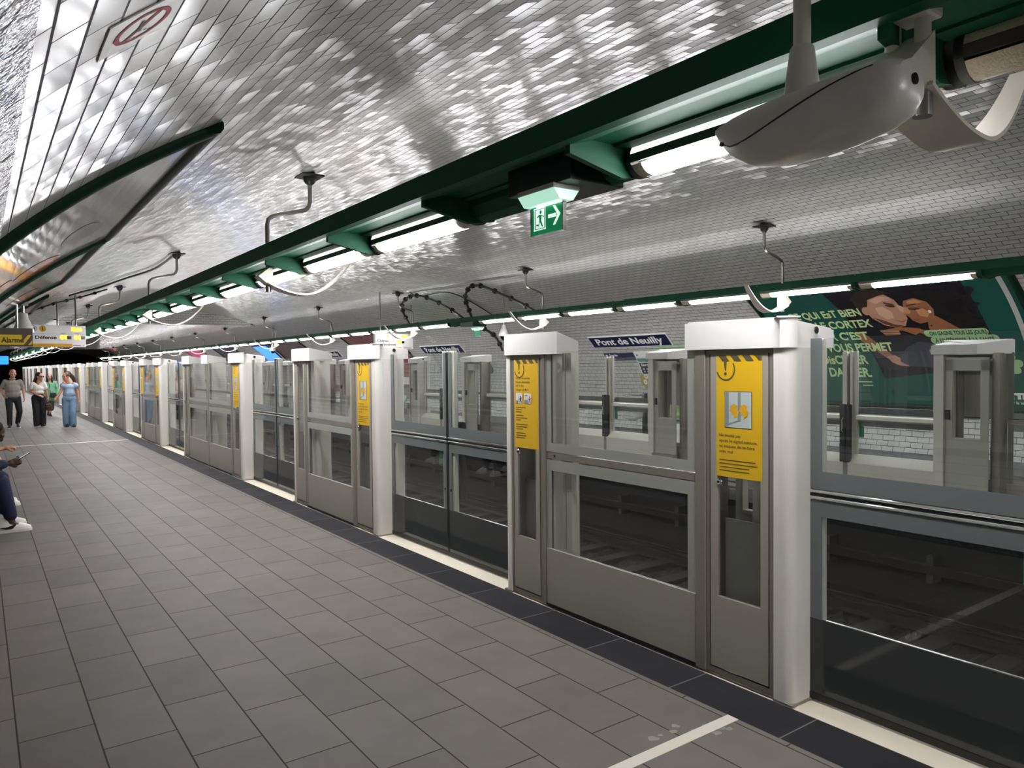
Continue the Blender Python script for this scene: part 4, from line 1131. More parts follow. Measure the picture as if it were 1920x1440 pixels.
# ------------------------------------------------------------------ furniture of the far platform
r = thing('litter_bin', 'clear bag hanging from a ring beside a dark post on the far platform', 'litter bin', (11.93, 11.5, 0))
MB().box(-.05, .05, -.04, .04, 0, 1.05, .006).build('post', mat('dark_grey_post', '#3f4145', .4, metal=.3), r)
MB().box(-.09, .09, -.09, .09, 0, .012).build('foot_plate', BLACK, r)
MB().tube([(-.37 + .235*cos(2*pi*k/24), .235*sin(2*pi*k/24), 1.03) for k in range(24)], .012, 8, closed=True).build('ring', STEEL, r, True)
MB().box(-.14, -.04, -.02, .02, 1.015, 1.045).build('arm', STEEL, r)
bag = MB(); rg = []
for k in range(11):
    t = k / 10; rd = .225 * (1 - .10*t) * (1 if t < .8 else sqrt(max(.02, 1 - ((t - .8)/.2)**2)) )
    rg.append([bag.bm.verts.new((-.37 + (rd + .012*sin(7*a + 3*t))*cos(a), (rd + .012*sin(7*a + 3*t))*sin(a), 1.02 - .55*t)) for a in [2*pi*j/28 for j in range(28)]])
for A, B_ in zip(rg, rg[1:]):
    for j in range(28): bag.bm.faces.new((A[j], A[(j+1) % 28], B_[(j+1) % 28], B_[j]))
bagm = glass_mat('clear_film', (.83, .82, .79, 1), 1.3, .15, .5)
bag.build('bag', bagm, r, True)
r = thing('vending_machine', 'vending machine with green top and products behind its glass on the far platform', 'vending machine', (12.10, 10.75, 0))
VW = mat('machine_white', '#d4d6d2', .35); VG = mat('machine_green', '#5fae4a', .3)
MB().box(-.15, .42, -.42, .42, .03, 1.93, .012).build('body', VW, r)
m = MB(); m.prism([(-.17, 1.93), (.40, 1.93), (.40, 2.06), (.05, 2.10), (-.17, 2.02)], 'y', -.43, .43); m.build('top', VG, r)
MB().box(-.160, -.151, -.36, .30, .55, 1.82).build('window_backing', mat('machine_beige', '#b79c76', .5, noise=.1), r)
for k, (c, z) in enumerate((('#2f57a4', .98), ('#3f6fc0', .84))):
    m = MB()
    for j in range(7): m.lathe([(.026, 0), (.03, .02), (.03, .07), (.02, .09), (.012, .11)], (-.19, -.30 + .1*j, z), 10)
    m.build('product_row', mat('pack_blue_%d' % k, c, .35), r, True)['kind'] = 'stuff'
for z in (.68, .56): MB().box(-.172, -.16, -.36, .30, z, z + .055).build('shelf_strip', VG, r)
MB().box(-.225, -.220, -.38, .32, .52, 1.86).build('glass_front', GLASS, r)
m = MB(); frame4(m, -.23, -.15, -.40, .34, .50, 1.88, .025); m.build('window_frame', mat('machine_dark', '#3c3f42', .4), r)
GS = mat('green_seat', '#1e7a4c', .3, noise=.05)
for k in range(4):
    r = thing('shell_chair', 'green shell chair on the far platform, %s from the left under the red poster' % ['first', 'second', 'third', 'fourth'][k], 'seat', (12.02, 24.9 - .72*k, 0), 0, 'green seats of the far platform')
    m = MB(); prof = [(-.24, .43), (-.2, .455), (-.02, .43), (.12, .45), (.19, .55), (.23, .78), (.255, .80), (.26, .77), (.22, .53), (.14, .42), (-.02, .405), (-.2, .43)]
    m.prism(prof, 'y', -.23, .23); m.build('shell', GS, r, True)
    m = MB(); m.box(-.03, .03, -.03, .03, 0, .41); m.box(-.12, .12, -.1, .1, 0, .012); m.build('pedestal', STEEL, r)

# ------------------------------------------------------------------ dome cameras, direction boards, alarm plate
def dome_camera(x, y, z, top, label):
    r = thing('dome_camera', label, 'security camera', (x, y, z), 0, 'dome cameras')
    MB().lathe([(.125, .07), (.118, .12), (.075, .235), (.062, .25), (.055, .33), (.03, .335)], (0, 0, 0), 24).build('hood', HOUSING, r, True)
    m = MB(); m.ell((0, 0, .07), (.085, .085, .10), n=18); m.build('dome', BLACKG, r, True)
    m = MB(); m.lathe([(.098, .055), (.1, .075), (.085, .08)], (0, 0, 0), 24); m.build('rim', CHROME, r, True)
    MB().tube([(0, 0, .33), (0, 0, top)], .018, 12).build('stem', TUBE, r, True)
    m = MB(); m.box(-.06, .06, -.06, .06, top - .05, top); m.build('base_plate', ALUD, r)
    return r
dome_camera(.53, 12.2, 2.145, ceilz(.53) - 2.145 - .02, 'grey bell-shaped dome camera hanging in front of the direction board at far left')
dome_camera(9.9, 14.0, 2.31, ceilz(9.9) - 2.31 - .02, 'grey bell-shaped dome camera by the far beam, beside the nearest left white cap')
dome_camera(9.9, 30.5, 2.31, ceilz(9.9) - 2.31 - .02, 'small grey dome camera by the far beam above the double-panel screen bay')
LED = mat('amber_led', '#ffb700', .4, noise=0, emit='#ffb000', estr=1.6)
BOARD = mat('pale_sign_grey', '#c9c7c6', .4, noise=.02, emit='#c9c7c6', estr=.06)
OCHRE = mat('sign_ochre', '#d39a17', .45, noise=.02)
r = thing('direction_board', 'pale hanging La Défense direction board with amber clock and waiting times', 'direction board', (1.28, 19.0, 2.19))
def df(off): return lambda u, v: (u, 19.0 - .061 - off, v)
MB().box(.58, 1.98, 18.94, 19.06, 2.19, 2.665, .006).build('case', BOARD, r, world=True)
poly_flat('ochre_band', [rect(.60, 1.72, 2.192, 2.262)], df(.002), OCHRE, r, True)
poly_flat('rule', [rect(.60, 1.97, 2.472, 2.476)], df(.002), INK, r, True)
poly_flat('metro_ring', ringp(1.0, 2.585, .052, .062, 0, 360, 30), df(.002), INKB, r, True)
text_on('metro_letter', 'M', df(.002), 1.0, 2.557, .056, INKB, r, align='C', world=True, bold=.03)
poly_flat('line_disc', [circ(1.17, 2.585, .066, 30)], df(.002), mat('line_gold', '#c79a1c', .45), r, True)
text_on('line_number', '1', df(.003), 1.17, 2.552, .066, INKB, r, align='C', world=True, bold=.03)
text_on('destination', 'La Défense', df(.002), .88, 2.365, .068, INKB, r, width=.545, world=True, bold=.03)
text_on('clock_digits', '18:16', df(.003), 1.705, 2.545, .075, LED, r, width=.20, world=True, bold=.04)
for x, t in ((1.49, '01'), (1.755, '04')):
    text_on('minutes', t, df(.003), x, 2.365, .078, LED, r, width=.125, world=True, bold=.05)
    poly_flat('time_window', [rect(x + .13, x + .215, 2.362, 2.43)], df(.002), BLACKG, r, True)
poly_flat('small_marks', [rect(x, x + .10, 2.485, 2.495) for x in (1.50, 1.77)] + [rect(1.73, 1.88, 2.215, 2.235), circ(1.93, 2.225, .012, 12)], df(.002), mat('mark_grey', '#77788a', .5), r, True)
for x in (.75, 1.45, 1.80): MB().tube([(x, 19.0, 2.66), (x, 19.0, ceilz(x) - .0)], .018, 10).build('hanger_rod', TUBE, r, True, world=True)
r = thing('direction_board', 'pale hanging Château de Vincennes direction board over the far platform', 'direction board', (9.3, 18.5, 2.17))
def cf(off): return lambda u, v: (u, 18.5 - .061 - off, v)
MB().box(8.77, 9.93, 18.44, 18.56, 2.17, 2.60, .006).build('case', BOARD, r, world=True)
poly_flat('ochre_band', [rect(8.78, 9.55, 2.172, 2.238)], cf(.002), OCHRE, r, True)
text_on('destination', 'Château', cf(.002), 8.83, 2.375, .062, INKB, r, width=.36, world=True, bold=.03)
text_on('destination', 'de Vincennes', cf(.002), 8.83, 2.275, .062, INKB, r, width=.56, world=True, bold=.03)
poly_flat('line_disc', [circ(9.13, 2.53, .05, 24)], cf(.002), mat('line_gold', '#c79a1c', .45), r, True)
text_on('clock_digits', '18:16', cf(.003), 9.56, 2.50, .065, LED, r, width=.20, world=True, bold=.04)
text_on('minutes', '02', cf(.003), 9.42, 2.335, .08, LED, r, width=.14, world=True, bold=.05)
poly_flat('time_window', [rect(9.57, 9.65, 2.335, 2.40)], cf(.002), BLACKG, r, True)
poly_flat('small_marks', [rect(9.62, 9.86, 2.20, 2.22)], cf(.002), mat('mark_grey', '#77788a', .5), r, True)
for x in (8.95, 9.9): MB().tube([(x, 18.5, 2.59), (x, 18.5, ceilz(x))], .018, 10).build('hanger_rod', TUBE, r, True, world=True)
r = thing('alarm_sign', 'yellow Alarme plate with striped end under a dark housing at far left', 'sign', (.2, 12.0, 2.02))
MB().box(.06, .625, 11.96, 12.06, 2.015, 2.26, .006).build('housing', mat('dark_taupe', '#57504a', .5), r, world=True)
def af(off): return lambda u, v: (u, 11.959 - off, v)
poly_flat('yellow_face', [rect(.07, .50, 2.035, 2.17)], af(.002), mat('alarm_yellow', '#e3c324', .45, noise=.02), r, True)
poly_flat('stripe', [[(.50, 2.035), (.50, 2.075), (.57, 2.17), (.61, 2.17), (.52, 2.035)], [(.57, 2.035), (.615, 2.10), (.615, 2.055), (.60, 2.035)]], af(.002), mat('alarm_yellow', '#e3c324', .45), r, True)
text_on('lettering', 'Alarme', af(.003), .268, 2.066, .068, mat('alarm_ink', '#4b3f18', .5), r, width=.25, world=True, bold=.03)
for x in (.2, .45): MB().tube([(x, 12.0, 2.25), (x, 12.0, ceilz(x))], .014, 8).build('hanger_rod', TUBE, r, True, world=True)
r = thing('exit_light_board', 'small blue illuminated board at the far left edge', 'sign', (.5, 30, 1.9))
MB().box(.05, .86, 29.95, 30.05, 1.88, 2.16, .03).build('case', mat('blue_lit', '#1557e0', .3, noise=0, emit='#1557e0', estr=1.3), r, world=True)
poly_flat('white_figure', [circ(.45, 2.08, .035, 14), rrect(.40, .62, 1.93, 1.99, .02)], lambda u, v: (u, 29.948, v), mat('white_lit', '#ffffff', .3, noise=0, emit='#ffffff', estr=1.0), r, True)
MB().tube([(.5, 30, 2.15), (.5, 30, ceilz(.5))], .016, 8).build('hanger_rod', TUBE, r, True, world=True)
r = thing('track_signal', 'small red track signal light near the tunnel mouth', 'signal', (10.0, 77.5, 2.1))
MB().box(-.15, .15, 0, .2, 0, .75).build('case', BLACK, r); MB().tube([(0, .1, .7), (0, .1, 1.3)], .03, 8).build('arm', BLACK, r)
m = MB(); m.tube([(0, -.02, .52), (0, 0, .52)], .10, 14); m.tube([(0, -.02, .2), (0, 0, .2)], .10, 14); m.build('lens_pair', mat('signal_red', '#ff5a5a', .3, noise=0, emit='#ff8080', estr=6), r)

# ------------------------------------------------------------------ cables
def cable(label, pts, rad, clips=0):
    P = [Vector(p) for p in pts]; out = []
    for i in range(len(P) - 1):
        a, b_, c, d = P[max(i-1, 0)], P[i], P[i+1], P[min(i+2, len(P)-1)]
        for k in range(6):
            t = k / 6
            out.append(.5 * ((2*b_) + (c - a)*t + (2*a - 5*b_ + 4*c - d)*t*t + (3*b_ - a - 3*c + d)*t**3))
    out.append(P[-1])
    r = thing('cable', label, 'cable', P[0], 0, 'loose cables under the vault')
    MB().tube(out, rad, 8).build('sheath', BLACK, r, True, world=True)
    if clips:
        for j in range(1, clips + 1):
            q = out[int(len(out) * j / (clips + 1))]; q2 = out[min(len(out)-1, int(len(out) * j / (clips + 1)) + 1)]
            d = (q2 - q).normalized() * .022
            MB().tube([q - d, q + d], rad * 2.1, 8).build('clip', BLACK, r, world=True)
cable('thick looped cable above the far beam, left loop', [(9.25, 17.37, 2.80), (9.25, 17.69, 3.1), (9.25, 17.78, 3.34), (9.25, 17.53, 3.49), (9.25, 17.06, 3.53), (9.25, 16.44, 3.43), (9.25, 15.53, 3.15), (9.25, 14.73, 2.82)], .030, 9)
cable('thick looped cable above the far beam, right loop', [(9.25, 14.36, 2.82), (9.25, 14.52, 3.07), (9.25, 14.63, 3.26), (9.25, 14.54, 3.44), (9.25, 14.31, 3.53), (9.25, 13.89, 3.48), (9.25, 13.16, 3.25), (9.25, 12.48, 3.01), (9.25, 11.97, 2.80)], .030, 9)
cable('thin cable angling down the vault behind the two cable loops', [(9.20, 17.24, 3.62), (9.47, 17.2, 3.53), (9.48, 15.88, 3.53), (10.06, 15.72, 3.33), (10.88, 15.72, 2.94)], .014)
cable('thick cable running from the far beam down to the wall', [(9.3, 14.2, 2.68), (9.9, 14.9, 2.62), (10.9, 15.8, 2.45), (11.9, 16.9, 2.12)], .034, 4)
cable('thin black cable along the near vault ending at the second hanger', [(1.56, 17.5, 3.20), (1.9, 17.9, 3.35), (2.2, 18.0, 3.46), (2.55, 16.94, 3.57), (2.87, 15.9, 3.66), (2.76, 13.6, 3.63)], .020)
cable('clipped black cable along the near vault left of the third hanger', [(.98, 18.24, 2.92), (1.37, 18.81, 3.12), (2.0, 20.07, 3.39), (2.5, 19.58, 3.56)], .018, 5)

# ------------------------------------------------------------------ track
for c, nm in ((4.75, 'near'), (7.15, 'far')):
    for s in (-1, 1):
        x = c + s * .75
        m = MB(); m.prism([(x - .07, -1.10), (x - .07, -1.085), (x - .012, -1.06), (x - .012, -.985), (x - .036, -.97), (x - .036, -.945), (x + .036, -.945), (x + .036, -.97), (x + .012, -.985), (x + .012, -1.06), (x + .07, -1.085), (x + .07, -1.10)], 'y', YB, YE)
        tag(m.build('rail', RAILM), 'steel running rail of the %s track, on the %s side' % (nm, 'nearer' if s < 0 else 'farther'), 'rail')
        xr = c + s * 1.02
        tag(MB().box(xr - .12, xr + .12, YB, YE, -1.0, -.955, .008).build('runway_beam', ROLL), 'flat dark tyre runway of the %s track, on the %s side' % (nm, 'nearer' if s < 0 else 'farther'), 'track beam')
    first = None
    y = -1.5; k = 0
    while y < 32:
        if first is None:
            first = MB().box(c - 1.25, c + 1.25, -.11, .11, -1.20, -1.085, .01).build('sleeper', WOOD); q = first
            tag(first, 'dark wooden sleeper across the %s track' % nm, 'sleeper', 'sleepers of the %s track' % nm)
        else:
            q = first.copy(); COL.objects.link(q)
        q.location = (0, y, 0); y += .62
x = XFE + .14
r = thing('guide_bar', 'dark conductor bar on stubs under the far platform edge', 'guide bar', (x, 0, -.6))
MB().box(x - .04, x + .04, YB, YE, -.62, -.52, .005).build('bar', ROLL, r, world=True)
for k in range(26):
    MB().box(x - .02, x + .17, -1 + 1.2*k, -.93 + 1.2*k, -.72, -.42).build('stub', mat('stub_grey', '#2c2b29', .7), r, world=True)
bm = bmesh.new(); nx, ny = 46, 420
G = []
for i in range(nx + 1):
    row = []
    for j in range(ny + 1):
        row.append(bm.verts.new((XE - .04 + (XFE + .34 - XE) * i / nx, -2 + 26 * j / ny, -1.15 + random.uniform(-.035, .035))))
    G.append(row)
for i in range(nx):
    for j in range(ny): bm.faces.new((G[i][j], G[i+1][j], G[i+1][j+1], G[i][j+1]))
me = bpy.data.meshes.new('ballast'); bm.to_mesh(me); bm.free(); me.materials.append(BALM)
o = linko('ballast', me); tag(o, 'dark stone ballast between the rails in the track pit', 'ballast'); o['kind'] = 'stuff'
struct(MB().box(XE - .05, XFE + .5, 24, YE, -1.22, -1.13).build('floor_trackbed', BALM))

# dried droplets on the floor near the pale joint
rng = random.Random(11)
pts = [(2.62, 2.34), (2.73, 2.25), (2.77, 2.21), (2.8, 2.17), (2.65, 2.25), (2.64, 2.22), (2.5, 2.32), (2.57, 2.31), (2.72, 2.18), (2.45, 2.32)]
dm = []
for cx, cy_ in pts:
    rr = rng.uniform(.008, .028)
    dm.append([(cx + rr * (1 + .25*sin(3*a + cx*40)) * cos(a), cy_ + rr * (1 + .25*sin(2*a + cy_*50)) * sin(a)) for a in [2*pi*k/16 for k in range(16)]])
o = poly_flat('floor_stain', dm, lambda u, v: (u, v, .0012), mat('dried_droplets', '#87817a', .7, noise=.2), None)
tag(o, 'pale dried droplets on the floor tiles beside the pale joint line', 'stain'); o['kind'] = 'stuff'

# ------------------------------------------------------------------ people
def fuse(name, mb, m, parent, voxel, it=4, world=True, fac=.5):
    me = bpy.data.meshes.new('tmp'); mb.bm.to_mesh(me); mb.bm.free()
    ob = bpy.data.objects.new('tmp', me); COL.objects.link(ob)
    md = ob.modifiers.new('r', 'REMESH'); md.mode = 'VOXEL'; md.voxel_size = voxel
    sm = ob.modifiers.new('s', 'SMOOTH'); sm.factor = fac; sm.iterations = it
    dg = bpy.context.evaluated_depsgraph_get(); dg.update()
    out = bpy.data.meshes.new_from_object(ob.evaluated_get(dg)); out.name = name
    bpy.data.objects.remove(ob); bpy.data.meshes.remove(me)
    out.materials.clear(); out.materials.append(m)
    out.polygons.foreach_set('use_smooth', [True] * len(out.polygons))
    return linko(name, out, parent, world)
def V3(*a): return Vector(a)
def head_shapes(mb, c, M, s=1.0, part='skin'):
    """c head centre, M rotation (face looks along -Y in head space), s scale"""
    def e(p, r): mb.ell(c + M @ (Vector(p) * s), [q * s for q in r], M)
    if part == 'skin':
        e((0, .008, .022), (.074, .092, .096)); e((0, -.022, -.045), (.058, .068, .070)); e((0, -.052, -.088), (.030, .030, .026))
        e((0, -.094, -.018), (.012, .020, .024)); e((0, -.088, .004), (.010, .014, .03)); e((0, -.082, -.063), (.026, .014, .012))
        for k in (-1, 1):
            e((k*.076, .01, -.012), (.012, .022, .032)); e((k*.034, -.066, -.028), (.024, .022, .024)); e((k*.032, -.078, .026), (.026, .012, .010))
def face_details(parent, c, M, s, sun=False, lipc='#7c4038', browc='#231a16'):
    mb = MB()
    for k in (-1, 1): mb.ell(c + M @ (V3(k*.033, -.082, .004) * s), (.012*s, .006*s, .007*s), M, 10)
    if sun:
        mb = MB()
        for k in (-1, 1): mb.ell(c + M @ (V3(k*.036, -.090, .004) * s), (.034*s, .012*s, .024*s), M, 12)
        mb.cap(c + M @ (V3(-.075, -.05, .01)*s), c + M @ (V3(.075, -.05, .01)*s), .005*s, .005*s, 6)
        mb.build('sunglasses', BLACKG, parent, True, world=True)
    else: mb.build('eyes', mat('eye_dark', '#1d1512', .25), parent, True, world=True)
    mb = MB()
    for k in (-1, 1): mb.cap(c + M @ (V3(k*.018, -.092, .028)*s), c + M @ (V3(k*.05, -.080, .030)*s), .0045*s, .003*s, 6)
    mb.build('eyebrows', mat('brow_' + browc[1:], browc, .8), parent, True, world=True)
    mb = MB(); mb.ell(c + M @ (V3(0, -.096, -.063)*s), (.022*s, .006*s, .006*s), M, 10); mb.build('mouth', mat('lip_' + lipc[1:], lipc, .5), parent, True, world=True)
def hand(mb, wr, d, pn, s=1.0, curl=.5, thumb=1, spread=.25):
    """five-fingered hand: wrist point, direction of the fingers d, palm normal pn (towards the palm side)"""
    d = Vector(d).normalized(); pn = Vector(pn); pn = (pn - d * pn.dot(d)).normalized(); sd = d.cross(pn)
    wr = Vector(wr)
    mb.cap(wr, wr + d*.03*s, .024*s, .03*s, 10)
    for k in (-1.5, -.5, .5, 1.5): mb.cap(wr + d*.02*s + sd*k*.014*s, wr + d*.085*s + sd*k*.020*s, .015*s, .0125*s, 8)
    for k, L in ((-1.5, .060), (-.5, .075), (.5, .080), (1.5, .070)):
        b_ = wr + d*.085*s + sd*k*.020*s
        dirs = d.copy(); p = b_
        for j, f in enumerate((.45, .32, .26)):
            a = curl * (.55 + .5*j)
            dirs = (d * cos(a * (j + 1) * .8) + pn * sin(a * (j + 1) * .8) + sd * k * .06 * spread).normalized()
            q = p + dirs * L * f * s
            mb.cap(p, q, (.0098 - .0008*j)*s, (.0092 - .0009*j)*s, 8); p = q
    b_ = wr + d*.025*s + sd*thumb*.026*s
    t1 = (d*.6 + sd*thumb*.75 + pn*.35).normalized(); q = b_ + t1*.045*s; mb.cap(b_, q, .013*s, .011*s, 8)
    t2 = (d*.85 + sd*thumb*.25 + pn*.45).normalized(); mb.cap(q, q + t2*.034*s, .011*s, .009*s, 8)
def shoe(parent, heel, toe, m, sole, s=1.0, name='shoe'):
    heel, toe = Vector(heel), Vector(toe); d = toe - heel; d.z = 0; L = d.length; d.normalize(); n = Vector((-d.y, d.x, 0))
    M = Matrix((n, d, Vector((0, 0, 1)))).transposed()
    mb = MB(); z0 = min(heel.z, toe.z)
    st = [(0, .028, .10), (.06, .036, .125), (.3, .038, .125), (.45, .042, .098), (.6, .045, .072), (.78, .046, .055), (.92, .038, .042), (1.0, .014, .028)]
    rings = []
    for t, hw, h in st:
        c = heel + d * L * t; lift = heel.z + (toe.z - heel.z) * t
        ring = []
        for k in range(12):
            a = 2*pi*k/12
            ring.append(mb.bm.verts.new((c.x + n.x*hw*s*cos(a), c.y + n.y*hw*s*cos(a), lift + .018 + max(0, h*s*sin(a)) + (-.004 if sin(a) < 0 else 0))))
        rings.append(ring)
    for A, B_ in zip(rings, rings[1:]):
        for k in range(12): mb.bm.faces.new((A[k], A[(k+1) % 12], B_[(k+1) % 12], B_[k]))
    mb.bm.faces.new(rings[0][::-1]); mb.bm.faces.new(rings[-1])
    o = mb.build(name, m, parent, True, world=True)
    mb = MB(); rings = []
    for t, hw, h in [(-.02, .02, 0)] + st[:-1] + [(1.03, .014, 0)]:
        c = heel + d * L * t; lift = heel.z + (toe.z - heel.z) * max(0, min(1, t))
        rings.append([mb.bm.verts.new((c.x + n.x*x*(hw + .004)*s, c.y + n.y*x*(hw + .004)*s, lift + z)) for x, z in ((-1, 0), (1, 0), (1, .024), (-1, .024))])
    for A, B_ in zip(rings, rings[1:]):
        for k in range(4): mb.bm.faces.new((A[k], A[(k+1) % 4], B_[(k+1) % 4], B_[k]))
    mb.bm.faces.new(rings[0][::-1]); mb.bm.faces.new(rings[-1])
    mb.build('sole', sole, o, world=True)
    return o
SKIN1 = mat('skin_fair', '#c08a70', .5, noise=.05); SKIN2 = mat('skin_tan', '#b47a5c', .5, noise=.05); SKIN3 = mat('skin_dark', '#4a3026', .45, noise=.08)
SOLEW = mat('sole_white', '#d8d4ca', .6); SHOEB = mat('shoe_black', '#151515', .5); SHOEW = mat('shoe_white', '#d9d6cd', .5, noise=.04)

def body_skin(r, J, head, M, s, skin, vox=.010, hs=(), neckr=.052):
    """one continuous body: torso, limbs, neck, head, hands"""
    mb = MB()
    p, ch, nk = J['pelvis'], J['chest'], J['neck']
    mb.ell(p, (.12*s, .085*s, .10*s)); mb.cap(p, ch, .085*s, .085*s); mb.ell(ch, (.115*s, .075*s, .12*s)); mb.cap(ch + V3(0, 0, .06*s), nk, .06*s, neckr*s)
    mb.cap(nk, head - (M @ V3(0, -.01, .02))*1.0, neckr*s, neckr*.95*s)
    for k in ('L', 'R'):
        mb.cap(J['sh'+k], ch, .048*s, .065*s); mb.cap(J['sh'+k], J['el'+k], .050*s, .038*s); mb.cap(J['el'+k], J['wr'+k], .038*s, .025*s)
        mb.cap(J['hip'+k], J['kn'+k], .082*s, .052*s); mb.cap(J['kn'+k], J['an'+k], .052*s, .036*s); mb.cap(J['an'+k], J['toe'+k] - V3(0, 0, .012), .034*s, .018*s)
    head_shapes(mb, head, M, s)
    for h in hs: hand(mb, *h)
    return fuse('body', mb, skin, r, vox, 3)
def garment(name, parts, m, r, vox=.012, it=4):
    mb = MB()
    for q in parts:
        if q[0] == 'c': mb.cap(*q[1:])
        else: mb.ell(*q[1:])
    return fuse(name, mb, m, r, vox, it)

# --- man in a grey polo shirt
Y = 26.0
r = thing('person', 'man in grey polo shirt and dark trousers walking at far left, head bowed', 'person', (.82, Y, 0), 0, 'people walking on the near platform')
J = dict(pelvis=V3(.83, Y, .90), chest=V3(.825, Y, 1.22), neck=V3(.825, Y - .01, 1.43), shR=V3(.645, Y, 1.365), shL=V3(1.01, Y, 1.36), elR=V3(.55, Y + .06, 1.14), wrR=V3(.60, Y - .04, .98), elL=V3(1.085, Y + .02, 1.12), wrL=V3(1.105, Y - .03, .90),
         hipR=V3(.73, Y, .88), hipL=V3(.93, Y, .88), knR=V3(.735, Y - .10, .48), knL=V3(.985, Y + .02, .48), anR=V3(.735, Y - .08, .09), anL=V3(.935, Y + .16, .12), toeR=V3(.72, Y - .22, .04), toeL=V3(.95, Y + .03, .05))
HM = Matrix.Rotation(radians(6), 3, 'Z') @ Matrix.Rotation(radians(24), 3, 'X')
hd = V3(.838, Y - .05, 1.585)
body_skin(r, J, hd, HM, 1.08, SKIN1, hs=((J['wrR'], (.35, -.4, -.6), (.6, .3, .2), 1.05, .5, 1), (J['wrL'], (.0, -.1, -1), (-1, .1, 0), 1.05, .45, -1)))
face_details(r, hd, HM, 1.05)
G = mat('polo_grey', '#8b847d', .85, noise=.06, scale=30)
garment('polo_shirt', [('e', V3(.83, Y - .01, 1.0), (.205, .155, .15)), ('e', V3(.825, Y - .02, 1.14), (.20, .165, .18)), ('e', V3(.825, Y, 1.27), (.195, .13, .14)), ('c', J['shR'], J['chest'], .066, .12), ('c', J['shL'], J['chest'], .066, .12), ('c', J['shR'], J['shR'].lerp(J['elR'], .72), .066, .062), ('c', J['shL'], J['shL'].lerp(J['elL'], .72), .066, .062), ('e', V3(.825, Y, .93), (.195, .14, .07))], G, r)
mb = MB(); mb.tube([V3(.825 + .068*cos(a), Y - .012 + .062*sin(a), 1.435 + .012*sin(a)) for a in [2*pi*k/20 for k in range(20)]], .016, 8, closed=True); mb.build('collar', G, r, True, world=True)
TB = mat('trousers_black', '#17161a', .8, noise=.15, scale=20)
garment('trousers', [('e', V3(.83, Y, .86), (.185, .135, .11))] + [('c', J['hip'+k], J['kn'+k], .105, .078) for k in 'LR'] + [('c', J['kn'+k], J['an'+k] + V3(0, 0, .03), .078, .066) for k in 'LR'], TB, r)
shoe(r, (.735, Y - .04, .0), (.71, Y - .32, .0), SHOEB, SOLEW, 1.05); shoe(r, (.935, Y + .20, .05), (.955, Y - .07, .0), SHOEB, SOLEW, 1.05)
mb = MB(); mb.ell(hd + HM @ V3(0, .03, .045), (.082, .088, .080), HM); mb.build('cropped_hair', mat('stubble_hair', '#8d6350', .8, noise=.1), r, True, world=True)

# --- woman in a white top
r = thing('person', 'woman in white top and black trousers with long black hair and sunglasses', 'person', (1.46, Y, 0), 0, 'people walking on the near platform')
J = dict(pelvis=V3(1.455, Y, .90), chest=V3(1.455, Y, 1.17), neck=V3(1.47, Y - .01, 1.345), shR=V3(1.315, Y, 1.285), shL=V3(1.60, Y, 1.29), elR=V3(1.265, Y + .02, 1.06), wrR=V3(1.44, Y - .16, .94), elL=V3(1.66, Y + .03, 1.05), wrL=V3(1.69, Y - .02, .86),
         hipR=V3(1.37, Y, .86), hipL=V3(1.545, Y, .86), knR=V3(1.385, Y - .04, .46), knL=V3(1.57, Y + .02, .46), anR=V3(1.40, Y + .0, .08), anL=V3(1.56, Y + .05, .08), toeR=V3(1.41, Y - .14, .04), toeL=V3(1.57, Y - .09, .04))
HM = Matrix.Rotation(radians(48), 3, 'Z') @ Matrix.Rotation(radians(6), 3, 'X'); hd = V3(1.495, Y - .03, 1.495)
body_skin(r, J, hd, HM, 1.0, SKIN2, hs=((J['wrR'], (.9, -.3, -.25), (0, .6, -.8), .95, .35, 1), (J['wrL'], (.05, -.1, -1), (-1, .1, 0), .95, .6, -1)))
face_details(r, hd, HM, 1.0, sun=True)
WT = mat('top_white', '#d8d3c9', .85, noise=.04, scale=30)
garment('top', [('e', V3(1.455, Y, 1.14), (.155, .12, .12)), ('e', V3(1.455, Y, 1.03), (.145, .12, .075)), ('c', J['shR'], J['chest'], .06, .09), ('c', J['shL'], J['chest'], .06, .09), ('c', J['shR'], J['shR'].lerp(J['elR'], .55), .062, .068), ('c', J['shL'], J['shL'].lerp(J['elL'], .55), .062, .068)], WT, r)
garment('wide_trousers', [('e', V3(1.457, Y, .88), (.165, .13, .14))] + [('c', J['hip'+k], J['kn'+k], .10, .088) for k in 'LR'] + [('c', J['kn'+k], J['an'+k] + V3(0, 0, .0), .088, .085) for k in 'LR'], TB, r)
HB = mat('hair_black', '#0d0b0c', .5, noise=.2, scale=60)
mb = MB(); mb.ell(hd + HM @ V3(0, .03, .035), (.088, .098, .095), HM); mb.ell(hd + HM @ V3(0, .075, -.05), (.085, .06, .12), HM); mb.cap(hd + V3(-.06, .05, -.03), V3(1.33, Y + .05, 1.27), .07, .035); mb.cap(hd + V3(-.03, .08, -.05), V3(1.40, Y + .10, 1.25), .06, .04)
fuse('long_hair', mb, HB, r, .011, 2)
shoe(r, (1.395, Y + .05, 0), (1.415, Y - .20, 0), SHOEB, SOLEW, .92); shoe(r, (1.555, Y + .10, 0), (1.59, Y - .15, 0), SHOEB, SOLEW, .92)
bg = thing('handbag', 'brown handbag held by the woman in the white top', 'handbag', (1.72, Y + .02, .45))
m = MB(); m.box(-.06, .06, -.10, .10, .02, .22, .02); m.build('body', mat('brown_leather', '#4d3420', .5, noise=.2), bg)
MB().tube([(0, -.08, .21), (-.01, -.07, .32), (-.02, 0, .36), (-.01, .07, .32), (0, .08, .21)], .009, 8).build('handle', mat('brown_leather', '#4d3420', .5), bg, True)

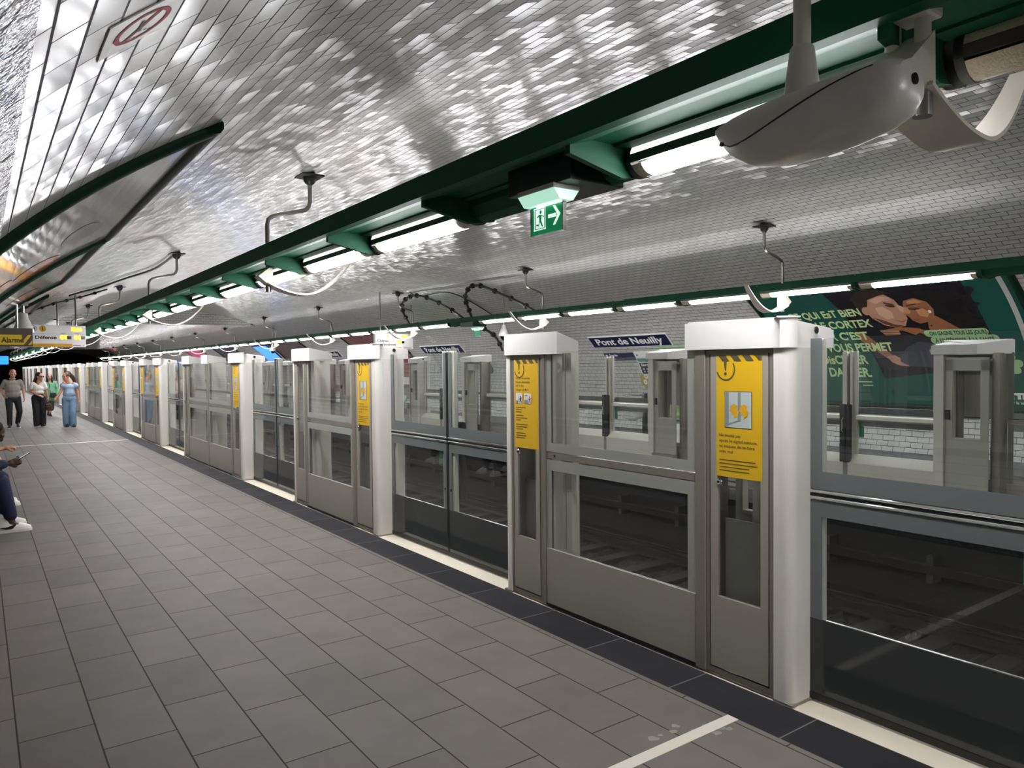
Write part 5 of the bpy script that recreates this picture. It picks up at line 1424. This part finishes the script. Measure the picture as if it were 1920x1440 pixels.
# --- woman in pale blue
Y = 25.4
r = thing('person', 'woman in pale blue top and faded wide jeans with brown ponytail, looking aside', 'person', (2.19, Y, 0), 0, 'people walking on the near platform')
J = dict(pelvis=V3(2.185, Y, .86), chest=V3(2.19, Y, 1.15), neck=V3(2.16, Y, 1.335), shR=V3(2.06, Y, 1.275), shL=V3(2.325, Y, 1.27), elR=V3(1.985, Y - .02, 1.06), wrR=V3(1.88, Y - .12, .90), elL=V3(2.41, Y + .03, 1.03), wrL=V3(2.435, Y - .05, .80),
         hipR=V3(2.10, Y, .82), hipL=V3(2.275, Y, .82), knR=V3(2.09, Y + .02, .43), knL=V3(2.265, Y - .08, .43), anR=V3(2.12, Y + .10, .07), anL=V3(2.275, Y - .04, .07), toeR=V3(2.12, Y - .04, .04), toeL=V3(2.28, Y - .18, .04))
HM = Matrix.Rotation(radians(-52), 3, 'Z') @ Matrix.Rotation(radians(8), 3, 'X'); hd = V3(2.115, Y - .02, 1.485)
body_skin(r, J, hd, HM, 1.0, SKIN2, hs=((J['wrR'], (-.5, -.4, -.6), (.6, -.5, .2), .95, .35, 1), (J['wrL'], (.0, -.15, -1), (-1, 0, 0), .95, .7, -1)))
face_details(r, hd, HM, 1.0)
BT = mat('top_blue', '#8ea3bb', .85, noise=.08, scale=40)
garment('top', [('e', V3(2.19, Y, 1.17), (.155, .125, .11)), ('c', V3(2.19, Y, 1.08), V3(2.19, Y, .99), .135, .155), ('e', J['shR'] + V3(-.02, 0, -.06), (.085, .085, .085)), ('e', J['shL'] + V3(.03, 0, -.06), (.09, .09, .09)), ('e', V3(2.19, Y, .955), (.17, .135, .04))], BT, r)
garment('jeans', [('e', V3(2.187, Y, .84), (.175, .14, .13))] + [('c', J['hip'+k], J['kn'+k], .105, .088) for k in 'LR'] + [('c', J['kn'+k], J['an'+k] + V3(0, 0, .0), .088, .095) for k in 'LR'], mat('denim_pale', '#6f89a6', .85, noise=.22, scale=5), r)
HBR = mat('hair_brown', '#33211a', .5, noise=.2, scale=60)
mb = MB(); mb.ell(hd + HM @ V3(0, .025, .03), (.086, .098, .092), HM); mb.ell(V3(2.20, Y + .06, 1.60), (.05, .05, .05)); mb.cap(V3(2.20, Y + .06, 1.59), V3(2.31, Y + .10, 1.45), .05, .06); mb.cap(V3(2.31, Y + .10, 1.45), V3(2.365, Y + .10, 1.26), .06, .025); mb.cap(hd + HM @ V3(-.06, -.02, 0), hd + HM @ V3(-.06, -.01, -.1), .03, .015)
fuse('ponytail_hair', mb, HBR, r, .011, 2)
shoe(r, (2.12, Y + .14, 0), (2.12, Y - .10, 0), SHOEB, SHOEB, .92); shoe(r, (2.28, Y + .0, 0), (2.29, Y - .24, 0), mat('shoe_red_black', '#3a2527', .5), SHOEB, .92)
ph = thing('mobile_phone', 'pale phone in the lowered hand of the woman in pale blue', 'phone', (2.43, Y - .09, .70)); MB().box(-.01, .0, -.035, .035, -.07, .07, .004).build('case', WHITE, ph)

# --- woman in green further back
Y = 32.0
r = thing('person', 'woman in green patterned coat with long dark hair, behind the others', 'person', (2.17, Y, 0), 0, 'people walking on the near platform')
J = dict(pelvis=V3(2.17, Y, .82), chest=V3(2.17, Y, 1.10), neck=V3(2.15, Y, 1.27), shR=V3(2.04, Y, 1.20), shL=V3(2.31, Y, 1.20), elR=V3(2.0, Y, .98), wrR=V3(2.02, Y - .1, .80), elL=V3(2.39, Y, .98), wrL=V3(2.40, Y - .08, .74),
         hipR=V3(2.09, Y, .80), hipL=V3(2.24, Y, .80), knR=V3(2.10, Y + .1, .42), knL=V3(2.16, Y - .08, .42), anR=V3(2.10, Y + .28, .14), anL=V3(2.145, Y - .05, .06), toeR=V3(2.10, Y + .16, .05), toeL=V3(2.145, Y - .2, .03))
HM = Matrix.Rotation(radians(8), 3, 'Z'); hd = V3(2.14, Y - .03, 1.43)
body_skin(r, J, hd, HM, .98, SKIN1, .012, hs=((J['wrR'], (0, -.2, -1), (1, 0, 0), .95, .4, 1), (J['wrL'], (.0, -.1, -1), (-1, 0, 0), .95, .5, -1)))
face_details(r, hd, HM, .98)
GC = mat('coat_green', '#6fa583', .85, noise=.55, scale=7)
garment('coat', [('e', V3(2.17, Y, 1.10), (.165, .12, .13)), ('c', V3(2.17, Y, 1.05), V3(2.18, Y, .66), .14, .175)] + [('c', J['sh'+k], J['chest'], .065, .09) for k in 'LR'] + [('c', J['sh'+k], J['el'+k], .072, .070) for k in 'LR'] + [('c', J['el'+k], J['wr'+k], .070, .060) for k in 'LR'], GC, r, .014)
garment('skirt', [('c', V3(2.17, Y, .66), V3(2.15, Y, .28), .13, .13)], mat('skirt_brown', '#3a2a20', .85, noise=.4, scale=10), r, .014)
mb = MB(); mb.ell(hd + V3(0, .03, .03), (.085, .095, .09)); mb.cap(hd + V3(-.07, .02, 0), V3(2.06, Y - .03, 1.20), .04, .03); mb.cap(hd + V3(.07, .02, 0), V3(2.24, Y - .03, 1.16), .04, .03); mb.cap(hd + V3(0, .08, 0), V3(2.15, Y + .1, 1.15), .08, .07)
fuse('long_hair', mb, HB, r, .012, 2)
shoe(r, (2.10, Y + .32, .08), (2.10, Y + .12, .0), SHOEB, SHOEB, .9); shoe(r, (2.145, Y - .01, 0), (2.145, Y - .24, 0), SHOEB, SHOEB, .9)
bg = thing('handbag', 'black shoulder bag in front of the green coat', 'handbag', (2.24, Y - .22, .68)); m = MB(); m.box(-.09, .09, -.04, .04, 0, .17, .025); m.build('body', BLACK, bg)
MB().tube([(-.08, 0, .16), (-.11, .12, .5), (-.17, .2, .55)], .008, 6).build('strap', BLACK, bg)

# --- seated people at the left edge
BENCH = mat('bench_slats', '#6d5a45', .5, noise=.15, scale=10)
r = thing('bench', 'wall bench at the left edge carrying the seated people', 'bench', (-.35, 10.3, 0))
MB().box(-.57, -.12, 8.0, 12.6, .40, .45, .01).build('seat', BENCH, r, world=True)
for y in (8.4, 10.3, 12.2): MB().box(-.50, -.2, y - .03, y + .03, 0, .40).build('leg', STEEL, r, world=True)
MB().box(-.60, -.565, 8.0, 12.6, .45, .80, .01).build('backrest', BENCH, r, world=True)
def seated(label, Y, skin, navy, lean, headc, hands_, feet, knees, hm, hairm, shirtm, vox):
    r = thing('person', label, 'person', (-.1, Y, 0), 0, 'people seated at the left edge')
    J = dict(pelvis=V3(-.30, Y, .56), chest=V3(-.14 + lean*.1, Y, .86), neck=V3(-.03 + lean*.12, Y, 1.02 - lean*.02), shR=V3(-.08 + lean*.1, Y - .17, .95), shL=V3(-.08 + lean*.1, Y + .17, .95), elR=V3(.0, Y - .20, .68), elL=V3(.0, Y + .20, .68), wrR=hands_[0], wrL=hands_[1],
             hipR=V3(-.28, Y - .10, .53), hipL=V3(-.28, Y + .10, .53), knR=knees[0], knL=knees[1], anR=feet[0] + V3(-.17, 0, .09), anL=feet[1] + V3(-.17, 0, .09), toeR=feet[0] + V3(-.04, 0, .04), toeL=feet[1] + V3(-.04, 0, .04))
    return r, J
# person A with a phone
Y = 9.5
r, J = seated('seated person in navy jeans and white trainers bent over a phone at the left edge', Y, SKIN3, None, .6, None, (V3(.235, Y - .13, .715), V3(.25, Y + .02, .70)), (V3(.43, 9.34, 0), V3(.40, 9.74, 0)), (V3(.175, 9.33, .535), V3(.18, 9.72, .53)), None, None, None, None)
J['neck'] = V3(.02, 9.44, 1.02); hd = V3(.125, 9.38, 1.045)
HM = Matrix.Rotation(radians(80), 3, 'Z') @ Matrix.Rotation(radians(38), 3, 'X')
body_skin(r, J, hd, HM, 1.02, SKIN3, .0075, hs=((J['wrR'], (.92, .25, .22), (.1, .8, .35), 1.0, .75, -1), (J['wrL'], (.92, -.20, .15), (.1, -.75, .45), 1.0, .8, 1)), neckr=.055)
face_details(r, hd, HM, 1.0)
mb = MB(); mb.ell(hd + HM @ V3(0, .022, .035), (.084, .098, .090), HM); fuse('short_hair', mb, mat('hair_tight_black', '#0a0909', .9, noise=.3, scale=80, bump=.5), r, .010, 1)
NB = mat('jacket_navy', '#1b2740', .8, noise=.12, scale=20); JN = mat('jeans_navy', '#141c3c', .8, noise=.15, scale=20)
garment('jacket', [('e', V3(-.28, Y, .60), (.17, .19, .13)), ('c', V3(-.26, Y, .62), J['chest'], .16, .17), ('e', J['chest'], (.15, .20, .16))] + [('c', J['sh'+k], J['chest'], .085, .12) for k in 'LR'] + [('c', J['sh'+k], J['el'+k], .075, .060) for k in 'LR'] + [('c', J['el'+k], J['el'+k].lerp(J['wr'+k], .86), .060, .045) for k in 'LR'], NB, r, .012)
garment('jeans', [('e', V3(-.29, Y, .54), (.16, .19, .10))] + [('c', J['hip'+k], J['kn'+k], .10, .080) for k in 'LR'] + [('c', J['kn'+k], J['an'+k] + V3(-.01, 0, .085), .080, .064) for k in 'LR'], JN, r, .012)
for hx, yy in ((.43, 9.34), (.40, 9.74)):
    s_ = shoe(r, (hx - .30, yy, 0), (hx, yy + .01, 0), SHOEW, SOLEW, 1.1, 'trainer')
    poly_flat('side_mark', [[(hx - .29, .062), (hx - .23, .040), (hx - .165, .040), (hx - .135, .075), (hx - .13, .092), (hx - .165, .066), (hx - .21, .062)]], lambda u, v, yy=yy: (u, yy - .0535, v), INKB, s_, True)
    mb = MB()
    for k in range(4): mb.cap((hx - .17 + .022*k, yy - .022, .104 - .011*k), (hx - .165 + .022*k, yy + .024, .104 - .011*k), .004, .004, 6)
    mb.build('laces', SOLEW, s_, True, world=True)
ph = thing('mobile_phone', 'dark phone held in both hands at the left edge', 'phone', (.375, 9.42, .775))
PMx = Matrix.Rotation(radians(-32), 4, 'Y')
m = MB(); m.box(-.075, .075, -.036, .036, -.004, .004, .003); m.bm.transform(PMx); m.build('case', BLACKG, ph)
m = MB(); m.box(-.071, .071, -.033, .033, .0042, .0048); m.bm.transform(PMx); m.build('screen', mat('phone_screen', '#b9c3cc', .15, noise=0, emit='#b9c3cc', estr=.25), ph)
# person B beyond
Y = 11.25
r, J = seated('second seated person with black trousers gesturing beyond the phone user', Y, SKIN2, None, .3, None, (V3(.25, Y - .05, .72), V3(.10, Y + .16, .62)), (V3(.40, 11.15, 0), V3(.38, 11.45, 0)), (V3(.14, 11.12, .53), V3(.14, 11.42, .53)), None, None, None, None)
hd = V3(.0, Y, 1.17); HM = Matrix.Rotation(radians(75), 3, 'Z') @ Matrix.Rotation(radians(10), 3, 'X')
body_skin(r, J, hd, HM, 1.0, SKIN2, .009, hs=((J['wrR'], (.95, .1, .1), (0, .3, -.9), 1.0, .8, -1), (J['wrL'], (.9, -.2, -.2), (0, 0, -1), 1.0, .6, 1)))
face_details(r, hd, HM, 1.0)
mb = MB(); mb.ell(hd + HM @ V3(0, .025, .032), (.084, .098, .092), HM); fuse('short_hair', mb, HBR, r, .011, 2)
garment('sweater', [('e', V3(-.28, Y, .62), (.16, .18, .13)), ('c', V3(-.28, Y, .62), J['chest'], .15, .16), ('e', J['chest'], (.14, .19, .16))] + [('c', J['sh'+k], J['chest'], .08, .11) for k in 'LR'] + [('c', J['sh'+k], J['el'+k], .072, .060) for k in 'LR'] + [('c', J['el'+k], J['el'+k].lerp(J['wr'+k], .5), .060, .05) for k in 'LR'], mat('sweater_dark', '#2a2d33', .85), r, .013)
garment('trousers', [('e', V3(-.29, Y, .54), (.15, .18, .10))] + [('c', J['hip'+k], J['kn'+k], .095, .075) for k in 'LR'] + [('c', J['kn'+k], J['an'+k] + V3(0, 0, .05), .075, .062) for k in 'LR'], TB, r, .013)
for hx, yy in ((.40, 11.15), (.38, 11.45)): shoe(r, (hx - .28, yy, 0), (hx, yy, 0), SHOEW, SOLEW, 1.0, 'trainer')
